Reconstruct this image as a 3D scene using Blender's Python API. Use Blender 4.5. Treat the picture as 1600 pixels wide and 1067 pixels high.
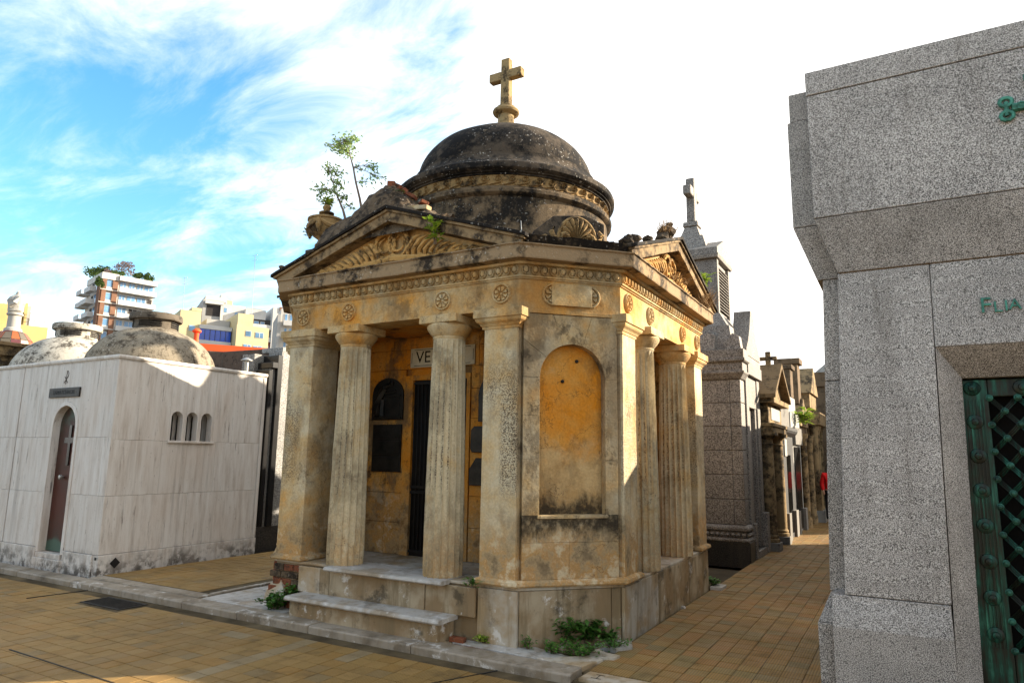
import bpy, bmesh, math, random
from mathutils import Vector, Matrix, noise as mn
R = math.radians; PI = math.pi
random.seed(7)
scene = bpy.context.scene
for o in list(bpy.data.objects): bpy.data.objects.remove(o)
COL = scene.collection

# ------------------------------------------------------------------ camera
CAM = Vector((2.3135, -5.4688, 1.65)); FPX = 1060.46
YAW, PITCH, ROLL = -0.5212, 0.1665, 0.0145
_f = Vector((math.sin(YAW)*math.cos(PITCH), math.cos(YAW)*math.cos(PITCH), math.sin(PITCH)))
_r0 = Vector((math.cos(YAW), -math.sin(YAW), 0)); _u0 = _r0.cross(_f)
_r = _r0*math.cos(ROLL) + _u0*math.sin(ROLL); _u = -_r0*math.sin(ROLL) + _u0*math.cos(ROLL)
cam = bpy.data.objects.new('camera', bpy.data.cameras.new('camera')); COL.objects.link(cam)
cam.matrix_world = Matrix(((_r.x,_u.x,-_f.x,CAM.x),(_r.y,_u.y,-_f.y,CAM.y),(_r.z,_u.z,-_f.z,CAM.z),(0,0,0,1)))
cam.data.sensor_width = 36; cam.data.lens = FPX/1600*36
cam.data.clip_start = .05; cam.data.clip_end = 5000
scene.camera = cam

# ------------------------------------------------------------------ light
SUN_PHI, SUN_EL = R(43.5), R(20.5)          # direction to the sun, angle from +X
SUN_DIR = Vector((math.cos(SUN_PHI)*math.cos(SUN_EL), math.sin(SUN_PHI)*math.cos(SUN_EL), math.sin(SUN_EL)))
sun = bpy.data.objects.new('sun', bpy.data.lights.new('sun', 'SUN')); COL.objects.link(sun)
sun.data.energy = 5.0; sun.data.angle = R(.55); sun.data.color = (1, .87, .68)
sun.rotation_euler = SUN_DIR.to_track_quat('Z', 'Y').to_euler()
world = bpy.data.worlds.new('World'); scene.world = world; world.use_nodes = True
def build_world():
    nt = world.node_tree; N = nt.nodes; L = nt.links
    for n in list(N): N.remove(n)
    out = N.new('ShaderNodeOutputWorld'); bg = N.new('ShaderNodeBackground'); L.new(bg.outputs[0], out.inputs[0])
    sky = N.new('ShaderNodeTexSky'); sky.sky_type = 'NISHITA'; sky.sun_disc = False
    sky.sun_elevation = SUN_EL; sky.sun_rotation = PI/2 - SUN_PHI
    sky.air_density = 1.0; sky.dust_density = .6; sky.ozone_density = 1.4; sky.altitude = 20
    bg.inputs['Strength'].default_value = .15
    tc = N.new('ShaderNodeTexCoord')
    def math_(op, a, b=None, c=None, clamp=False):
        m = N.new('ShaderNodeMath'); m.operation = op; m.use_clamp = clamp
        for i, v in enumerate((a, b, c)):
            if v is None: continue
            if isinstance(v, (int, float)): m.inputs[i].default_value = v
            else: L.new(v, m.inputs[i])
        return m.outputs[0]
    sep = N.new('ShaderNodeSeparateXYZ'); L.new(tc.outputs['Generated'], sep.inputs[0])
    zz = math_('MAXIMUM', sep.outputs[2], .06)
    zz = math_('ADD', zz, .12)
    cmb = N.new('ShaderNodeCombineXYZ')
    L.new(math_('DIVIDE', sep.outputs[0], zz), cmb.inputs[0]); L.new(math_('DIVIDE', sep.outputs[1], zz), cmb.inputs[1])
    mp = N.new('ShaderNodeMapping'); mp.inputs['Rotation'].default_value = (0, 0, R(64)); mp.inputs['Scale'].default_value = (.42, 1.0, 1)
    L.new(cmb.outputs[0], mp.inputs[0])
    mp.inputs['Location'].default_value = (CLOUD_OFF[0], CLOUD_OFF[1], 0)
    def noise(vec, sc, det, rough, dist=0):
        n = N.new('ShaderNodeTexNoise'); n.inputs['Scale'].default_value = sc; n.inputs['Detail'].default_value = det
        n.inputs['Roughness'].default_value = rough; n.inputs['Distortion'].default_value = dist
        L.new(vec, n.inputs['Vector']); return n.outputs[0]
    big = noise(mp.outputs[0], 1.1, 3, .5, .4)
    wisp = noise(mp.outputs[0], 4.2, 9, .64, .5)
    # veil of bright cloud thickening towards the sun and the horizon
    dot = N.new('ShaderNodeVectorMath'); dot.operation = 'DOT_PRODUCT'
    L.new(tc.outputs['Generated'], dot.inputs[0]); dot.inputs[1].default_value = SUN_DIR
    def mr(v, a, b, c, d):
        m = N.new('ShaderNodeMapRange'); m.interpolation_type = 'SMOOTHSTEP'
        L.new(v, m.inputs[0]); m.inputs[1].default_value = a; m.inputs[2].default_value = b
        m.inputs[3].default_value = c; m.inputs[4].default_value = d; return m.outputs[0]
    veil = mr(dot.outputs['Value'], .22, .72, 0, .5)
    hor = mr(sep.outputs[2], .0, .30, .30, 0)
    s = math_('ADD', math_('MULTIPLY', big, .62), math_('MULTIPLY', wisp, .55))
    s = math_('ADD', s, mr(sep.outputs[2], .34, .62, 0, .05)); s = math_('ADD', s, veil); s = math_('ADD', s, hor)
    mask = mr(s, .52, .84, 0, 1)
    hsv = N.new('ShaderNodeHueSaturation'); L.new(sky.outputs[0], hsv.inputs['Color'])
    hsv.inputs['Hue'].default_value = .487; hsv.inputs['Saturation'].default_value = SKY_SAT; hsv.inputs['Value'].default_value = SKY_VAL
    cl = N.new('ShaderNodeRGB'); cl.outputs[0].default_value = (CLOUD_V*1.0, CLOUD_V*.98, CLOUD_V*.95, 1)
    mix = N.new('ShaderNodeMix'); mix.data_type = 'RGBA'
    L.new(mask, mix.inputs[0]); L.new(hsv.outputs[0], mix.inputs[6]); L.new(cl.outputs[0], mix.inputs[7])
    L.new(mix.outputs[2], bg.inputs['Color'])
CLOUD_OFF = (-3.0, -1.4); CLOUD_V = 3.8; SKY_SAT = 1.32; SKY_VAL = .78
build_world()
vs = scene.view_settings
vs.view_transform = 'Standard'; vs.look = 'None'; vs.gamma = 1; vs.exposure = 1.72
scene.render.engine = 'CYCLES'
scene.cycles.max_bounces = 6

# ------------------------------------------------------------------ helpers
def ray(px, py):
    return _f + _r*((px-800)/FPX) - _u*((py-533.5)/FPX)
def atY(px, py, Y):
    d = ray(px, py); return CAM + d*((Y-CAM.y)/d.y)
def atX(px, py, X):
    d = ray(px, py); return CAM + d*((X-CAM.x)/d.x)
def atZ(px, py, Z):
    d = ray(px, py); return CAM + d*((Z-CAM.z)/d.z)
def atD(px, py, D):
    d = ray(px, py); return CAM + d*(D/math.hypot(d.x, d.y))

def tag(o, label=None, cat=None, group=None, kind=None):
    if label: o['label'] = label
    if cat: o['category'] = cat
    if group: o['group'] = group
    if kind: o['kind'] = kind
    return o
def wloc(o):
    v = Vector((0, 0, 0))
    while o is not None: v += o.location; o = o.parent
    return v
def empty(name, loc, label, cat, group=None, rz=0):
    o = bpy.data.objects.new(name, None); COL.objects.link(o); o.location = loc; o.rotation_euler.z = rz
    o.empty_display_size = .2
    return tag(o, label, cat, group)
def copy_tree(o, parent=None):
    c = o.copy(); COL.objects.link(c); c.parent = parent
    for ch in list(o.children): copy_tree(ch, c)
    return c
def share(o, parent, loc=(0,0,0), rot=(0,0,0), scale=(1,1,1)):
    c = o.copy(); COL.objects.link(c); c.parent = parent; c.location = loc; c.rotation_euler = rot; c.scale = scale
    return c
class MB:
    def __init__(s): s.v = []; s.f = []; s.sm = []
    def add(s, vs_, fs, smooth=False):
        b = len(s.v); s.v += [Vector(p) for p in vs_]
        for f in fs: s.f.append([b+i for i in f]); s.sm.append(smooth)
        return s
    def box(s, x0, x1, y0, y1, z0, z1):
        return s.add([(x0,y0,z0),(x1,y0,z0),(x1,y1,z0),(x0,y1,z0),(x0,y0,z1),(x1,y0,z1),(x1,y1,z1),(x0,y1,z1)],
            [(3,2,1,0),(4,5,6,7),(0,1,5,4),(1,2,6,5),(2,3,7,6),(3,0,4,7)])
    def taper(s, x0, x1, y0, y1, z0, X0, X1, Y0, Y1, z1):
        return s.add([(x0,y0,z0),(x1,y0,z0),(x1,y1,z0),(x0,y1,z0),(X0,Y0,z1),(X1,Y0,z1),(X1,Y1,z1),(X0,Y1,z1)],
            [(3,2,1,0),(4,5,6,7),(0,1,5,4),(1,2,6,5),(2,3,7,6),(3,0,4,7)])
    def frame(s, O, U, V, N, x0, x1, y0, y1, z0, z1):
        """box in a local frame"""
        O, U, V, N = map(Vector, (O, U, V, N)); b = MB().box(x0, x1, y0, y1, z0, z1)
        return s.add([O + U*p.x + V*p.y + N*p.z for p in b.v], b.f)
    def extr(s, poly, O, U, V, D, smooth=False):
        """polygon (u,v) extruded along vector D"""
        O, U, V, D = map(Vector, (O, U, V, D)); n = len(poly)
        a = [O + U*u + V*v for u, v in poly]; b = [p + D for p in a]
        fs = [tuple(range(n)), tuple(range(2*n-1, n-1, -1))]
        k = len(s.f); s.add(a + b, fs)
        bb = len(s.v) - 2*n
        for i in range(n):
            j = (i+1) % n; s.f.append([bb+j, bb+i, bb+n+i, bb+n+j]); s.sm.append(smooth)
        return s
    def prism(s, poly, z0, z1): return s.extr(poly, (0,0,z0), (1,0,0), (0,1,0), (0,0,z1-z0))
    def lathe(s, prof, c=(0,0,0), n=32, smooth=True, cap=True, a0=0, a1=2*PI):
        c = Vector(c); full = abs(a1-a0-2*PI) < 1e-6; m = n if full else n+1; b = len(s.v)
        for r, z in prof:
            for i in range(m):
                a = a0 + (a1-a0)*i/n; s.v.append(c + Vector((r*math.cos(a), r*math.sin(a), z)))
        for j in range(len(prof)-1):
            for i in range(n):
                k = (i+1) % m if full else i+1
                s.f.append([b+j*m+i, b+j*m+k, b+(j+1)*m+k, b+(j+1)*m+i]); s.sm.append(smooth)
        if cap and full:
            if prof[0][0] > 1e-4: s.f.append([b+i for i in range(m)][::-1]); s.sm.append(False)
            if prof[-1][0] > 1e-4: s.f.append([b+(len(prof)-1)*m+i for i in range(m)]); s.sm.append(False)
        return s
    def tube(s, pts, rad, n=6, smooth=True):
        pts = [Vector(p) for p in pts]
        if isinstance(rad, (int, float)): rad = [rad]*len(pts)
        b = len(s.v); up = Vector((.13, .27, .95))
        for i, p in enumerate(pts):
            t = (pts[min(i+1, len(pts)-1)] - pts[max(i-1, 0)]).normalized()
            a = t.cross(up)
            if a.length < .05: a = t.cross(Vector((1, 0, .1)))
            a.normalize(); c = t.cross(a)
            for k in range(n):
                q = 2*PI*k/n; s.v.append(p + (a*math.cos(q) + c*math.sin(q))*rad[i])
        for i in range(len(pts)-1):
            for k in range(n):
                k2 = (k+1) % n; s.f.append([b+i*n+k, b+i*n+k2, b+(i+1)*n+k2, b+(i+1)*n+k]); s.sm.append(smooth)
        s.f.append([b+k for k in range(n)]); s.sm.append(False)
        s.f.append([b+(len(pts)-1)*n+k for k in range(n)][::-1]); s.sm.append(False)
        return s
    def sweep(s, prof, path, closed=True, step=None, smooth=False):
        """prof: (out, z) closed loop; path: plan polygon (ccw, x,y); mitred sweep round it"""
        P = [Vector((p[0], p[1])) for p in path]; n = len(P)
        rings = []
        def nrm(a, b): d = (b-a).normalized(); return Vector((d.y, -d.x))
        cnt = n if closed else n-1
        for i in range(n):
            if closed or 0 < i < n-1:
                n0 = nrm(P[i-1], P[i]); n1 = nrm(P[i], P[(i+1) % n]); m = (n0+n1); m = m/m.dot(n0)
            elif i == 0: m = nrm(P[0], P[1])
            else: m = nrm(P[-2], P[-1])
            rings.append((P[i], m))
        full = []
        for i in range(cnt):
            a, ma = rings[i]; b_, mb = rings[(i+1) % n]
            k = 1 if not step else max(1, int((b_-a).length/step))
            for j in range(k): t = j/k; full.append((a.lerp(b_, t), ma.lerp(mb, t)))
        if not closed: full.append(rings[-1])
        b = len(s.v); q = len(prof)
        for p, m in full:
            for o, z in prof: s.v.append(Vector((p.x+m.x*o, p.y+m.y*o, z)))
        K = len(full)
        for i in range(K if closed else K-1):
            i2 = (i+1) % K
            for j in range(q):
                j2 = (j+1) % q; s.f.append([b+i*q+j, b+i2*q+j, b+i2*q+j2, b+i*q+j2]); s.sm.append(smooth)
        if not closed:
            s.f.append([b+j for j in range(q)]); s.sm.append(False)
            s.f.append([b+(K-1)*q+j for j in range(q)][::-1]); s.sm.append(False)
        return s
    def rough(s, amp, sc, seed=0):
        for p in s.v:
            q = p*sc + Vector((seed*3.1, seed*1.7, seed))
            p += mn.noise_vector(q)*amp
        return s
    def xf(s, M):
        s.v = [M @ p for p in s.v]; return s
    def mesh(s, name, off=Vector((0,0,0))):
        me = bpy.data.meshes.new(name); me.from_pydata([tuple(p-off) for p in s.v], [], s.f)
        bm = bmesh.new(); bm.from_mesh(me)
        for f, k in zip(bm.faces, s.sm): f.smooth = k
        bmesh.ops.recalc_face_normals(bm, faces=bm.faces)
        if any(s.sm):
            for e in bm.edges:
                if len(e.link_faces) == 2 and e.calc_face_angle(0) > R(30): e.smooth = False
        bm.to_mesh(me); bm.free()
        return me
    def build(s, name, mat, parent=None, bevel=0, at=None, kind=None, local=False):
        off = Vector((0,0,0)) if local else (wloc(parent) if parent else Vector((0,0,0)))
        loc = Vector((0,0,0))
        if at is not None: loc = Vector(at) - off; off = Vector(at)
        me = s.mesh(name, off); me.materials.append(mat)
        o = bpy.data.objects.new(name, me); COL.objects.link(o); o.parent = parent; o.location = loc
        if bevel:
            m = o.modifiers.new('bevel', 'BEVEL'); m.width = bevel; m.segments = 2; m.limit_method = 'ANGLE'; m.angle_limit = R(35)
        if kind: o['kind'] = kind
        return o
def box(name, mat, parent, x0, x1, y0, y1, z0, z1, bevel=0):
    return MB().box(x0, x1, y0, y1, z0, z1).build(name, mat, parent, bevel)
def text_mesh(name, body, size, mat, parent, O, U, V, depth=.004, font=None, align='CENTER'):
    cu = bpy.data.curves.new(name, 'FONT'); cu.body = body; cu.size = size; cu.extrude = depth; cu.align_x = align; cu.align_y = 'CENTER'
    t = bpy.data.objects.new(name, cu); COL.objects.link(t)
    bpy.context.view_layer.update()
    me = bpy.data.meshes.new_from_object(t.evaluated_get(bpy.context.evaluated_depsgraph_get()))
    bpy.data.objects.remove(t)
    O, U, V = Vector(O), Vector(U), Vector(V); W = U.cross(V); off = wloc(parent) if parent else Vector((0,0,0))
    for v in me.vertices: p = O + U*v.co.x + V*v.co.y + W*v.co.z - off; v.co = p
    me.materials.clear(); me.materials.append(mat)
    o = bpy.data.objects.new(name, me); COL.objects.link(o); o.parent = parent
    return o
# ------------------------------------------------------------------ materials
def S(r, g, b):
    def l(c): c /= 255; return c/12.92 if c <= .04045 else ((c+.055)/1.055)**2.4
    return (l(r), l(g), l(b), 1)
class Mat:
    def __init__(s, name, rough=.85, spec=.25, metal=0):
        s.m = bpy.data.materials.new(name); s.m.use_nodes = True; s.nt = s.m.node_tree; s.N = s.nt.nodes; s.L = s.nt.links
        s.b = s.N['Principled BSDF']; s.b.inputs['Roughness'].default_value = rough; s.b.inputs['Metallic'].default_value = metal
        s.b.inputs['Specular IOR Level'].default_value = spec
        g = s.N.new('ShaderNodeNewGeometry'); s.P = g.outputs['Position']; s.g = g
        sp = s.N.new('ShaderNodeSeparateXYZ'); s.L.new(s.P, sp.inputs[0]); s.X, s.Y, s.Z = sp.outputs
    def put(s, v, inp):
        if isinstance(v, (int, float)): inp.default_value = v
        elif isinstance(v, tuple): inp.default_value = v
        else: s.L.new(v, inp)
    def vec(s, sx=1, sy=1, sz=1, off=(0,0,0), rot=(0,0,0), src=None):
        m = s.N.new('ShaderNodeMapping'); m.inputs['Scale'].default_value = (sx, sy, sz); m.inputs['Location'].default_value = off
        m.inputs['Rotation'].default_value = rot
        s.L.new(src or s.P, m.inputs[0]); return m.outputs[0]
    def noise(s, sc, det=5, rough=.55, vec=None, dist=0):
        n = s.N.new('ShaderNodeTexNoise'); n.inputs['Scale'].default_value = sc; n.inputs['Detail'].default_value = det
        n.inputs['Roughness'].default_value = rough; n.inputs['Distortion'].default_value = dist
        s.L.new(vec or s.P, n.inputs['Vector']); return n.outputs[0]
    def voro(s, sc, vec=None, feat='F1', out=0, rnd=1):
        n = s.N.new('ShaderNodeTexVoronoi'); n.inputs['Scale'].default_value = sc; n.feature = feat
        n.inputs['Randomness'].default_value = rnd
        s.L.new(vec or s.P, n.inputs['Vector']); return n.outputs[out]
    def mth(s, op, a, b=None, clamp=False):
        m = s.N.new('ShaderNodeMath'); m.operation = op; m.use_clamp = clamp; s.put(a, m.inputs[0])
        if b is not None: s.put(b, m.inputs[1])
        return m.outputs[0]
    def step(s, v, a, b, lo=0, hi=1):
        m = s.N.new('ShaderNodeMapRange'); m.interpolation_type = 'SMOOTHSTEP'; s.put(v, m.inputs[0])
        for i, q in enumerate((a, b, lo, hi)): m.inputs[i+1].default_value = q
        return m.outputs[0]
    def ramp(s, v, stops):
        r = s.N.new('ShaderNodeValToRGB'); s.put(v, r.inputs[0]); e = r.color_ramp.elements
        while len(e) < len(stops): e.new(.5)
        for k, (p, c) in zip(e, stops): k.position = p; k.color = c
        return r.outputs[0]
    def mix(s, f, a, b, mode='MIX'):
        m = s.N.new('ShaderNodeMix'); m.data_type = 'RGBA'; m.blend_type = mode
        s.put(f, m.inputs[0]); s.put(a, m.inputs[6]); s.put(b, m.inputs[7]); return m.outputs[2]
    def bump(s, h, strength=.3, dist=.01, prev=None):
        b = s.N.new('ShaderNodeBump'); b.inputs['Strength'].default_value = strength; b.inputs['Distance'].default_value = dist
        s.put(h, b.inputs['Height'])
        if prev: s.L.new(prev, b.inputs['Normal'])
        return b.outputs[0]
    def out(s, col, nor=None, rough=None):
        s.put(col, s.b.inputs['Base Color'])
        if nor: s.L.new(nor, s.b.inputs['Normal'])
        if rough is not None: s.put(rough, s.b.inputs['Roughness'])
        return s.m
    def rnd(s):
        oi = s.N.new('ShaderNodeObjectInfo')
        return s.mth('FRACT', s.mth('ADD', s.g.outputs['Random Per Island'], oi.outputs['Random']))

def plaster(name, orange=.5, grey=.0, pit=.0, dark=.4, lowz=1.25, peel=.6, val=.95, grime=.38, fade=None, flute=False, stain=None):
    m = Mat(name, .9, .15)
    def c(*a): q = S(*a); return (q[0]*val, q[1]*val, q[2]*val, 1)
    n1 = m.noise(1.5, 6, .6); n2 = m.noise(6, 6, .6); n3 = m.noise(45, 4, .6)
    t = m.mth('ADD', m.mth('MULTIPLY', n1, .7), m.mth('MULTIPLY', n2, .3))
    t = m.mth('ADD', t, (orange-.5)*.55)
    col = m.ramp(t, [(.24, c(196,182,152)), (.40, c(192,164,118)), (.58, c(202,146,70)), (.80, c(206,130,34))])
    if fade:
        fz = m.mth('ADD', m.Z, m.mth('MULTIPLY', m.mth('SUBTRACT', m.noise(3.2, 6, .65), .5), .9))
        col = m.mix(m.step(fz, fade-.18, fade+.16, .9, 0), col, m.ramp(n2, [(.35, c(176,146,100)), (.65, c(196,170,124))]))
    if grey:
        gm = m.step(m.noise(1.1, 5, .6, m.vec(1,1,.45,(3,1,2))), .38, .68, 0, grey)
        col = m.mix(gm, col, c(122,108,88))
    # vertical dirt streaks
    st = m.step(m.noise(1, 5, .6, m.vec(7,7,.55)), .52, .78, 0, dark)
    col = m.mix(st, col, c(92,76,58))
    gr = m.noise(2.1, 9, .72, m.vec(1,1,.6,(11,3,6)))
    col = m.mix(m.step(gr, .49, .60, 0, grime), col, c(98,82,62))
    col = m.mix(m.step(m.noise(3.4, 9, .75, m.vec(1,1,.8,(1,14,2))), .55, .63, 0, grime), col, c(56,47,38))
    # worn foot of the wall: paint gone, pale and brown patches
    low = m.step(m.mth('ADD', m.Z, m.mth('MULTIPLY', n1, .9)), lowz+.15, lowz+.75, 1, 0)
    pt = m.ramp(m.noise(4.5, 8, .68), [(.36, c(112,92,66)), (.46, c(160,136,100)), (.53, c(172,128,72)), (.62, c(196,178,146))])
    col = m.mix(m.mth('MULTIPLY', low, peel), col, pt)
    if stain:   # sooty water stain rising unevenly from a ledge
        sz = m.mth('ADD', m.Z, m.mth('MULTIPLY', m.mth('SUBTRACT', m.noise(5.5, 7, .7, m.vec(1,1,.5,(3,2,8))), .5), -.55))
        for (za, zb, zc, zd) in stain:
            col = m.mix(m.mth('MULTIPLY', m.mth('MULTIPLY', m.step(sz, za, zb), m.step(sz, zc, zd, 1, 0)), m.step(m.noise(14, 6, .7), .3, .55, .45, .92)), col, c(44,38,31))
    fine = m.step(n3, .3, .7, .86, 1.07)
    mul = m.N.new('ShaderNodeVectorMath'); mul.operation = 'SCALE'; m.L.new(col, mul.inputs[0]); m.put(fine, mul.inputs['Scale'])
    col = mul.outputs[0]
    h = m.mth('ADD', m.mth('MULTIPLY', n3, .5), m.mth('MULTIPLY', n2, .8))
    # cracks
    wn = m.N.new('ShaderNodeTexNoise'); wn.inputs['Scale'].default_value = 4.5; wn.inputs['Detail'].default_value = 6; wn.inputs['Roughness'].default_value = .65; m.L.new(m.P, wn.inputs['Vector'])
    wv = m.N.new('ShaderNodeVectorMath'); wv.operation = 'MULTIPLY_ADD'; m.L.new(wn.outputs['Color'], wv.inputs[0]); wv.inputs[1].default_value = (.42,.42,.42); m.L.new(m.P, wv.inputs[2])
    cr = m.voro(1.9, wv.outputs[0], 'DISTANCE_TO_EDGE')
    cm = m.mth('MULTIPLY', m.step(cr, .002, .007, 1, 0), m.step(m.noise(1.1, 2, .5, m.vec(1,1,1,(9,4,1))), .50, .60, 0, .7))
    col = m.mix(cm, col, c(66,50,36))
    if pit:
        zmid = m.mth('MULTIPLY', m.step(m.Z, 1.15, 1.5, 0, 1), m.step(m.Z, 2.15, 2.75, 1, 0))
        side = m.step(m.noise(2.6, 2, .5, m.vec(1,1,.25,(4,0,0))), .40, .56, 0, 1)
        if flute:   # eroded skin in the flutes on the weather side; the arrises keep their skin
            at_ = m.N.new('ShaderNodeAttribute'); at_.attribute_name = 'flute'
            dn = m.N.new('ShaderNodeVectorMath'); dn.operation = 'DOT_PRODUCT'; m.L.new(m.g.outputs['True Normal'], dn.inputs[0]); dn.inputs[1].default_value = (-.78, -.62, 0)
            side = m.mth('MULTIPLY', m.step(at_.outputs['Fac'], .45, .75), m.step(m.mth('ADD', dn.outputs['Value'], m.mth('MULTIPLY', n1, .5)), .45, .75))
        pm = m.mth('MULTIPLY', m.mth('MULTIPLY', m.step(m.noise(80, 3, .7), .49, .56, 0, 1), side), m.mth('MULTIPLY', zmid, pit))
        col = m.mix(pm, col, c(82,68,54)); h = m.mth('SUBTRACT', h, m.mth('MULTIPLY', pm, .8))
    return m.out(col, m.bump(h, .55, .012))
def weathered(name, base, dark, light, amt=.5, sc=1.6, speck=.4, rough=.92):
    m = Mat(name, rough, .15)
    n1 = m.noise(sc, 7, .65); n2 = m.noise(sc*5, 6, .65); n3 = m.noise(60, 3, .6)
    t = m.mth('ADD', m.mth('MULTIPLY', n1, .6), m.mth('MULTIPLY', n2, .4))
    col = m.mix(m.step(t, .66-amt*.36, .80-amt*.36, 0, 1), base, dark)
    col = m.mix(m.step(n2, .60, .75, 0, .7), col, light)
    sp = m.step(m.noise(34, 2, .5), .64, .70, 0, speck)
    sp = m.mth('MULTIPLY', sp, m.step(m.noise(3, 3, .5, m.vec(1,1,1,(7,7,0))), .42, .6))
    col = m.mix(sp, col, S(205,200,190))
    return m.out(col, m.bump(m.mth('ADD', m.mth('MULTIPLY', n2, .8), m.mth('MULTIPLY', n3, .4)), .6, .014))
def granite(name, a, b, c, sc=150, rough=.62, bumpy=.12, spec=.35):
    m = Mat(name, rough, spec)
    v = m.noise(sc, 2, .55); w = m.noise(sc*.55, 2, .5, m.vec(1,1,1,(5,2,8)))
    col = m.ramp(v, [(.38, a), (.49, b), (.60, c)])
    col = m.mix(m.step(w, .60, .66, 0, .8), col, a)
    big = m.mth('MULTIPLY', m.step(m.noise(2.2, 5, .6), .3, .75, .80, 1.08), m.step(m.rnd(), 0, 1, .9, 1.06))
    mul = m.N.new('ShaderNodeVectorMath'); mul.operation = 'SCALE'; m.L.new(col, mul.inputs[0]); m.put(big, mul.inputs['Scale'])
    st = m.step(m.noise(1, 5, .6, m.vec(5,5,.5)), .52, .74, 0, .42)
    col = m.mix(st, mul.outputs[0], S(76,66,54))
    return m.out(col, m.bump(v, bumpy, .003))
def plain(name, col, rough=.8, spec=.3, var=.12, sc=3, metal=0, bump=.15, bsc=30):
    m = Mat(name, rough, spec, metal)
    n = m.noise(sc, 6, .6)
    d = tuple(x*(1-var*2.2) for x in col[:3]) + (1,); l = tuple(min(1, x*(1+var)) for x in col[:3]) + (1,)
    return m.out(m.ramp(n, [(.3, d), (.7, l)]), m.bump(m.noise(bsc, 4, .6), bump, .006))

OCHRE = plaster('ochre_wall_plaster', .80, .1, 0, .6, 1.1, .8, grime=.8)
FRIEZE = plaster('ochre_frieze_plaster', .46, .25, 0, .35, -5, 0)
PIL = plaster('worn_pilaster_plaster', .14, .12, .9, .35, .95, .85, val=1.0)
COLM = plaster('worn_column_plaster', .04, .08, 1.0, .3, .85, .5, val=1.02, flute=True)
CHAM = plaster('grey_corner_plaster', .24, .8, 0, .4, .95, .75, grime=.65)
NICHE = plaster('ochre_niche_plaster', .78, .0, 0, .25, 1.3, .6, fade=1.72, grime=.3, stain=[(.9,1.0,1.17,1.36)])
CAPM = plaster('tan_capital_plaster', .32, .1, 0, .3, -5, 0)
CORN = weathered('weathered_cornice_stone', S(142,120,92), S(48,41,34), S(176,156,124), .54, 2.4)
CORN2 = weathered('sooty_gutter_stone', S(98,84,66), S(30,26,23), S(150,134,110), .85, 2.2)
PEDI = weathered('pediment_stone', S(138,116,86), S(58,48,38), S(166,140,98), .55, 2.6, .2)
RELIEF = weathered('relief_plaster', S(180,140,84), S(66,50,34), S(198,166,110), .52, 4, .1)
DOME = weathered('sooty_dome_stone', S(72,63,53), S(22,20,19), S(128,112,90), .68, 2.0, .5)
DRUM = weathered('sooty_drum_stone', S(104,88,68), S(30,27,24), S(150,130,100), .64, 2.2, .35)
SCROLL = weathered('scroll_plaster', S(140,114,76), S(56,46,35), S(172,146,104), .55, 4, .2)
CROSSM = weathered('lichen_cross_stone', S(146,124,88), S(70,58,42), S(172,152,112), .52, 6, .2)
RUBBLE = weathered('rubble_stone', S(92,78,62), S(38,32,26), S(140,112,84), .6, 5, .3)
BRICK = weathered('old_brick', S(122,72,50), S(66,50,40), S(150,128,100), .5, 9, .1)
MARBLE = None
def marble(name, base, stain, amt, dirt=.5):
    m = Mat(name, .55, .35)
    n1 = m.noise(2.3, 6, .6); n2 = m.noise(7, 6, .65); 
    col = m.mix(m.step(n1, .62-amt*.3, .80-amt*.25, 0, .85), base, stain)
    st = m.step(m.noise(1, 6, .66, m.vec(9,9,1.0)), .46, .64, 0, dirt*.9)
    col = m.mix(st, col, S(112,96,70))
    col = m.mix(m.step(m.noise(4, 8, .72, m.vec(1,1,1,(6,1,9))), .57, .65, 0, .75), col, S(206,202,196))
    col = m.mix(m.step(m.noise(3.3, 7, .7, m.vec(1,1,1,(3,3,3))), .54, .66, 0, dirt*.9), col, S(66,57,43))
    return m.out(col, m.bump(n2, .25, .008), m.step(n2, .3, .7, .45, .75))
MARB = marble('stained_marble', S(172,164,150), S(150,124,86), .7, .5)
MARBD = marble('grimy_marble', S(160,146,122), S(122,98,66), .9, .9)
MARBW = marble('pale_marble_slab', S(170,166,160), S(140,124,102), .5, .5)
KERB = marble('grey_kerb_stone', S(142,132,118), S(108,96,80), .6, .5)
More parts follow.
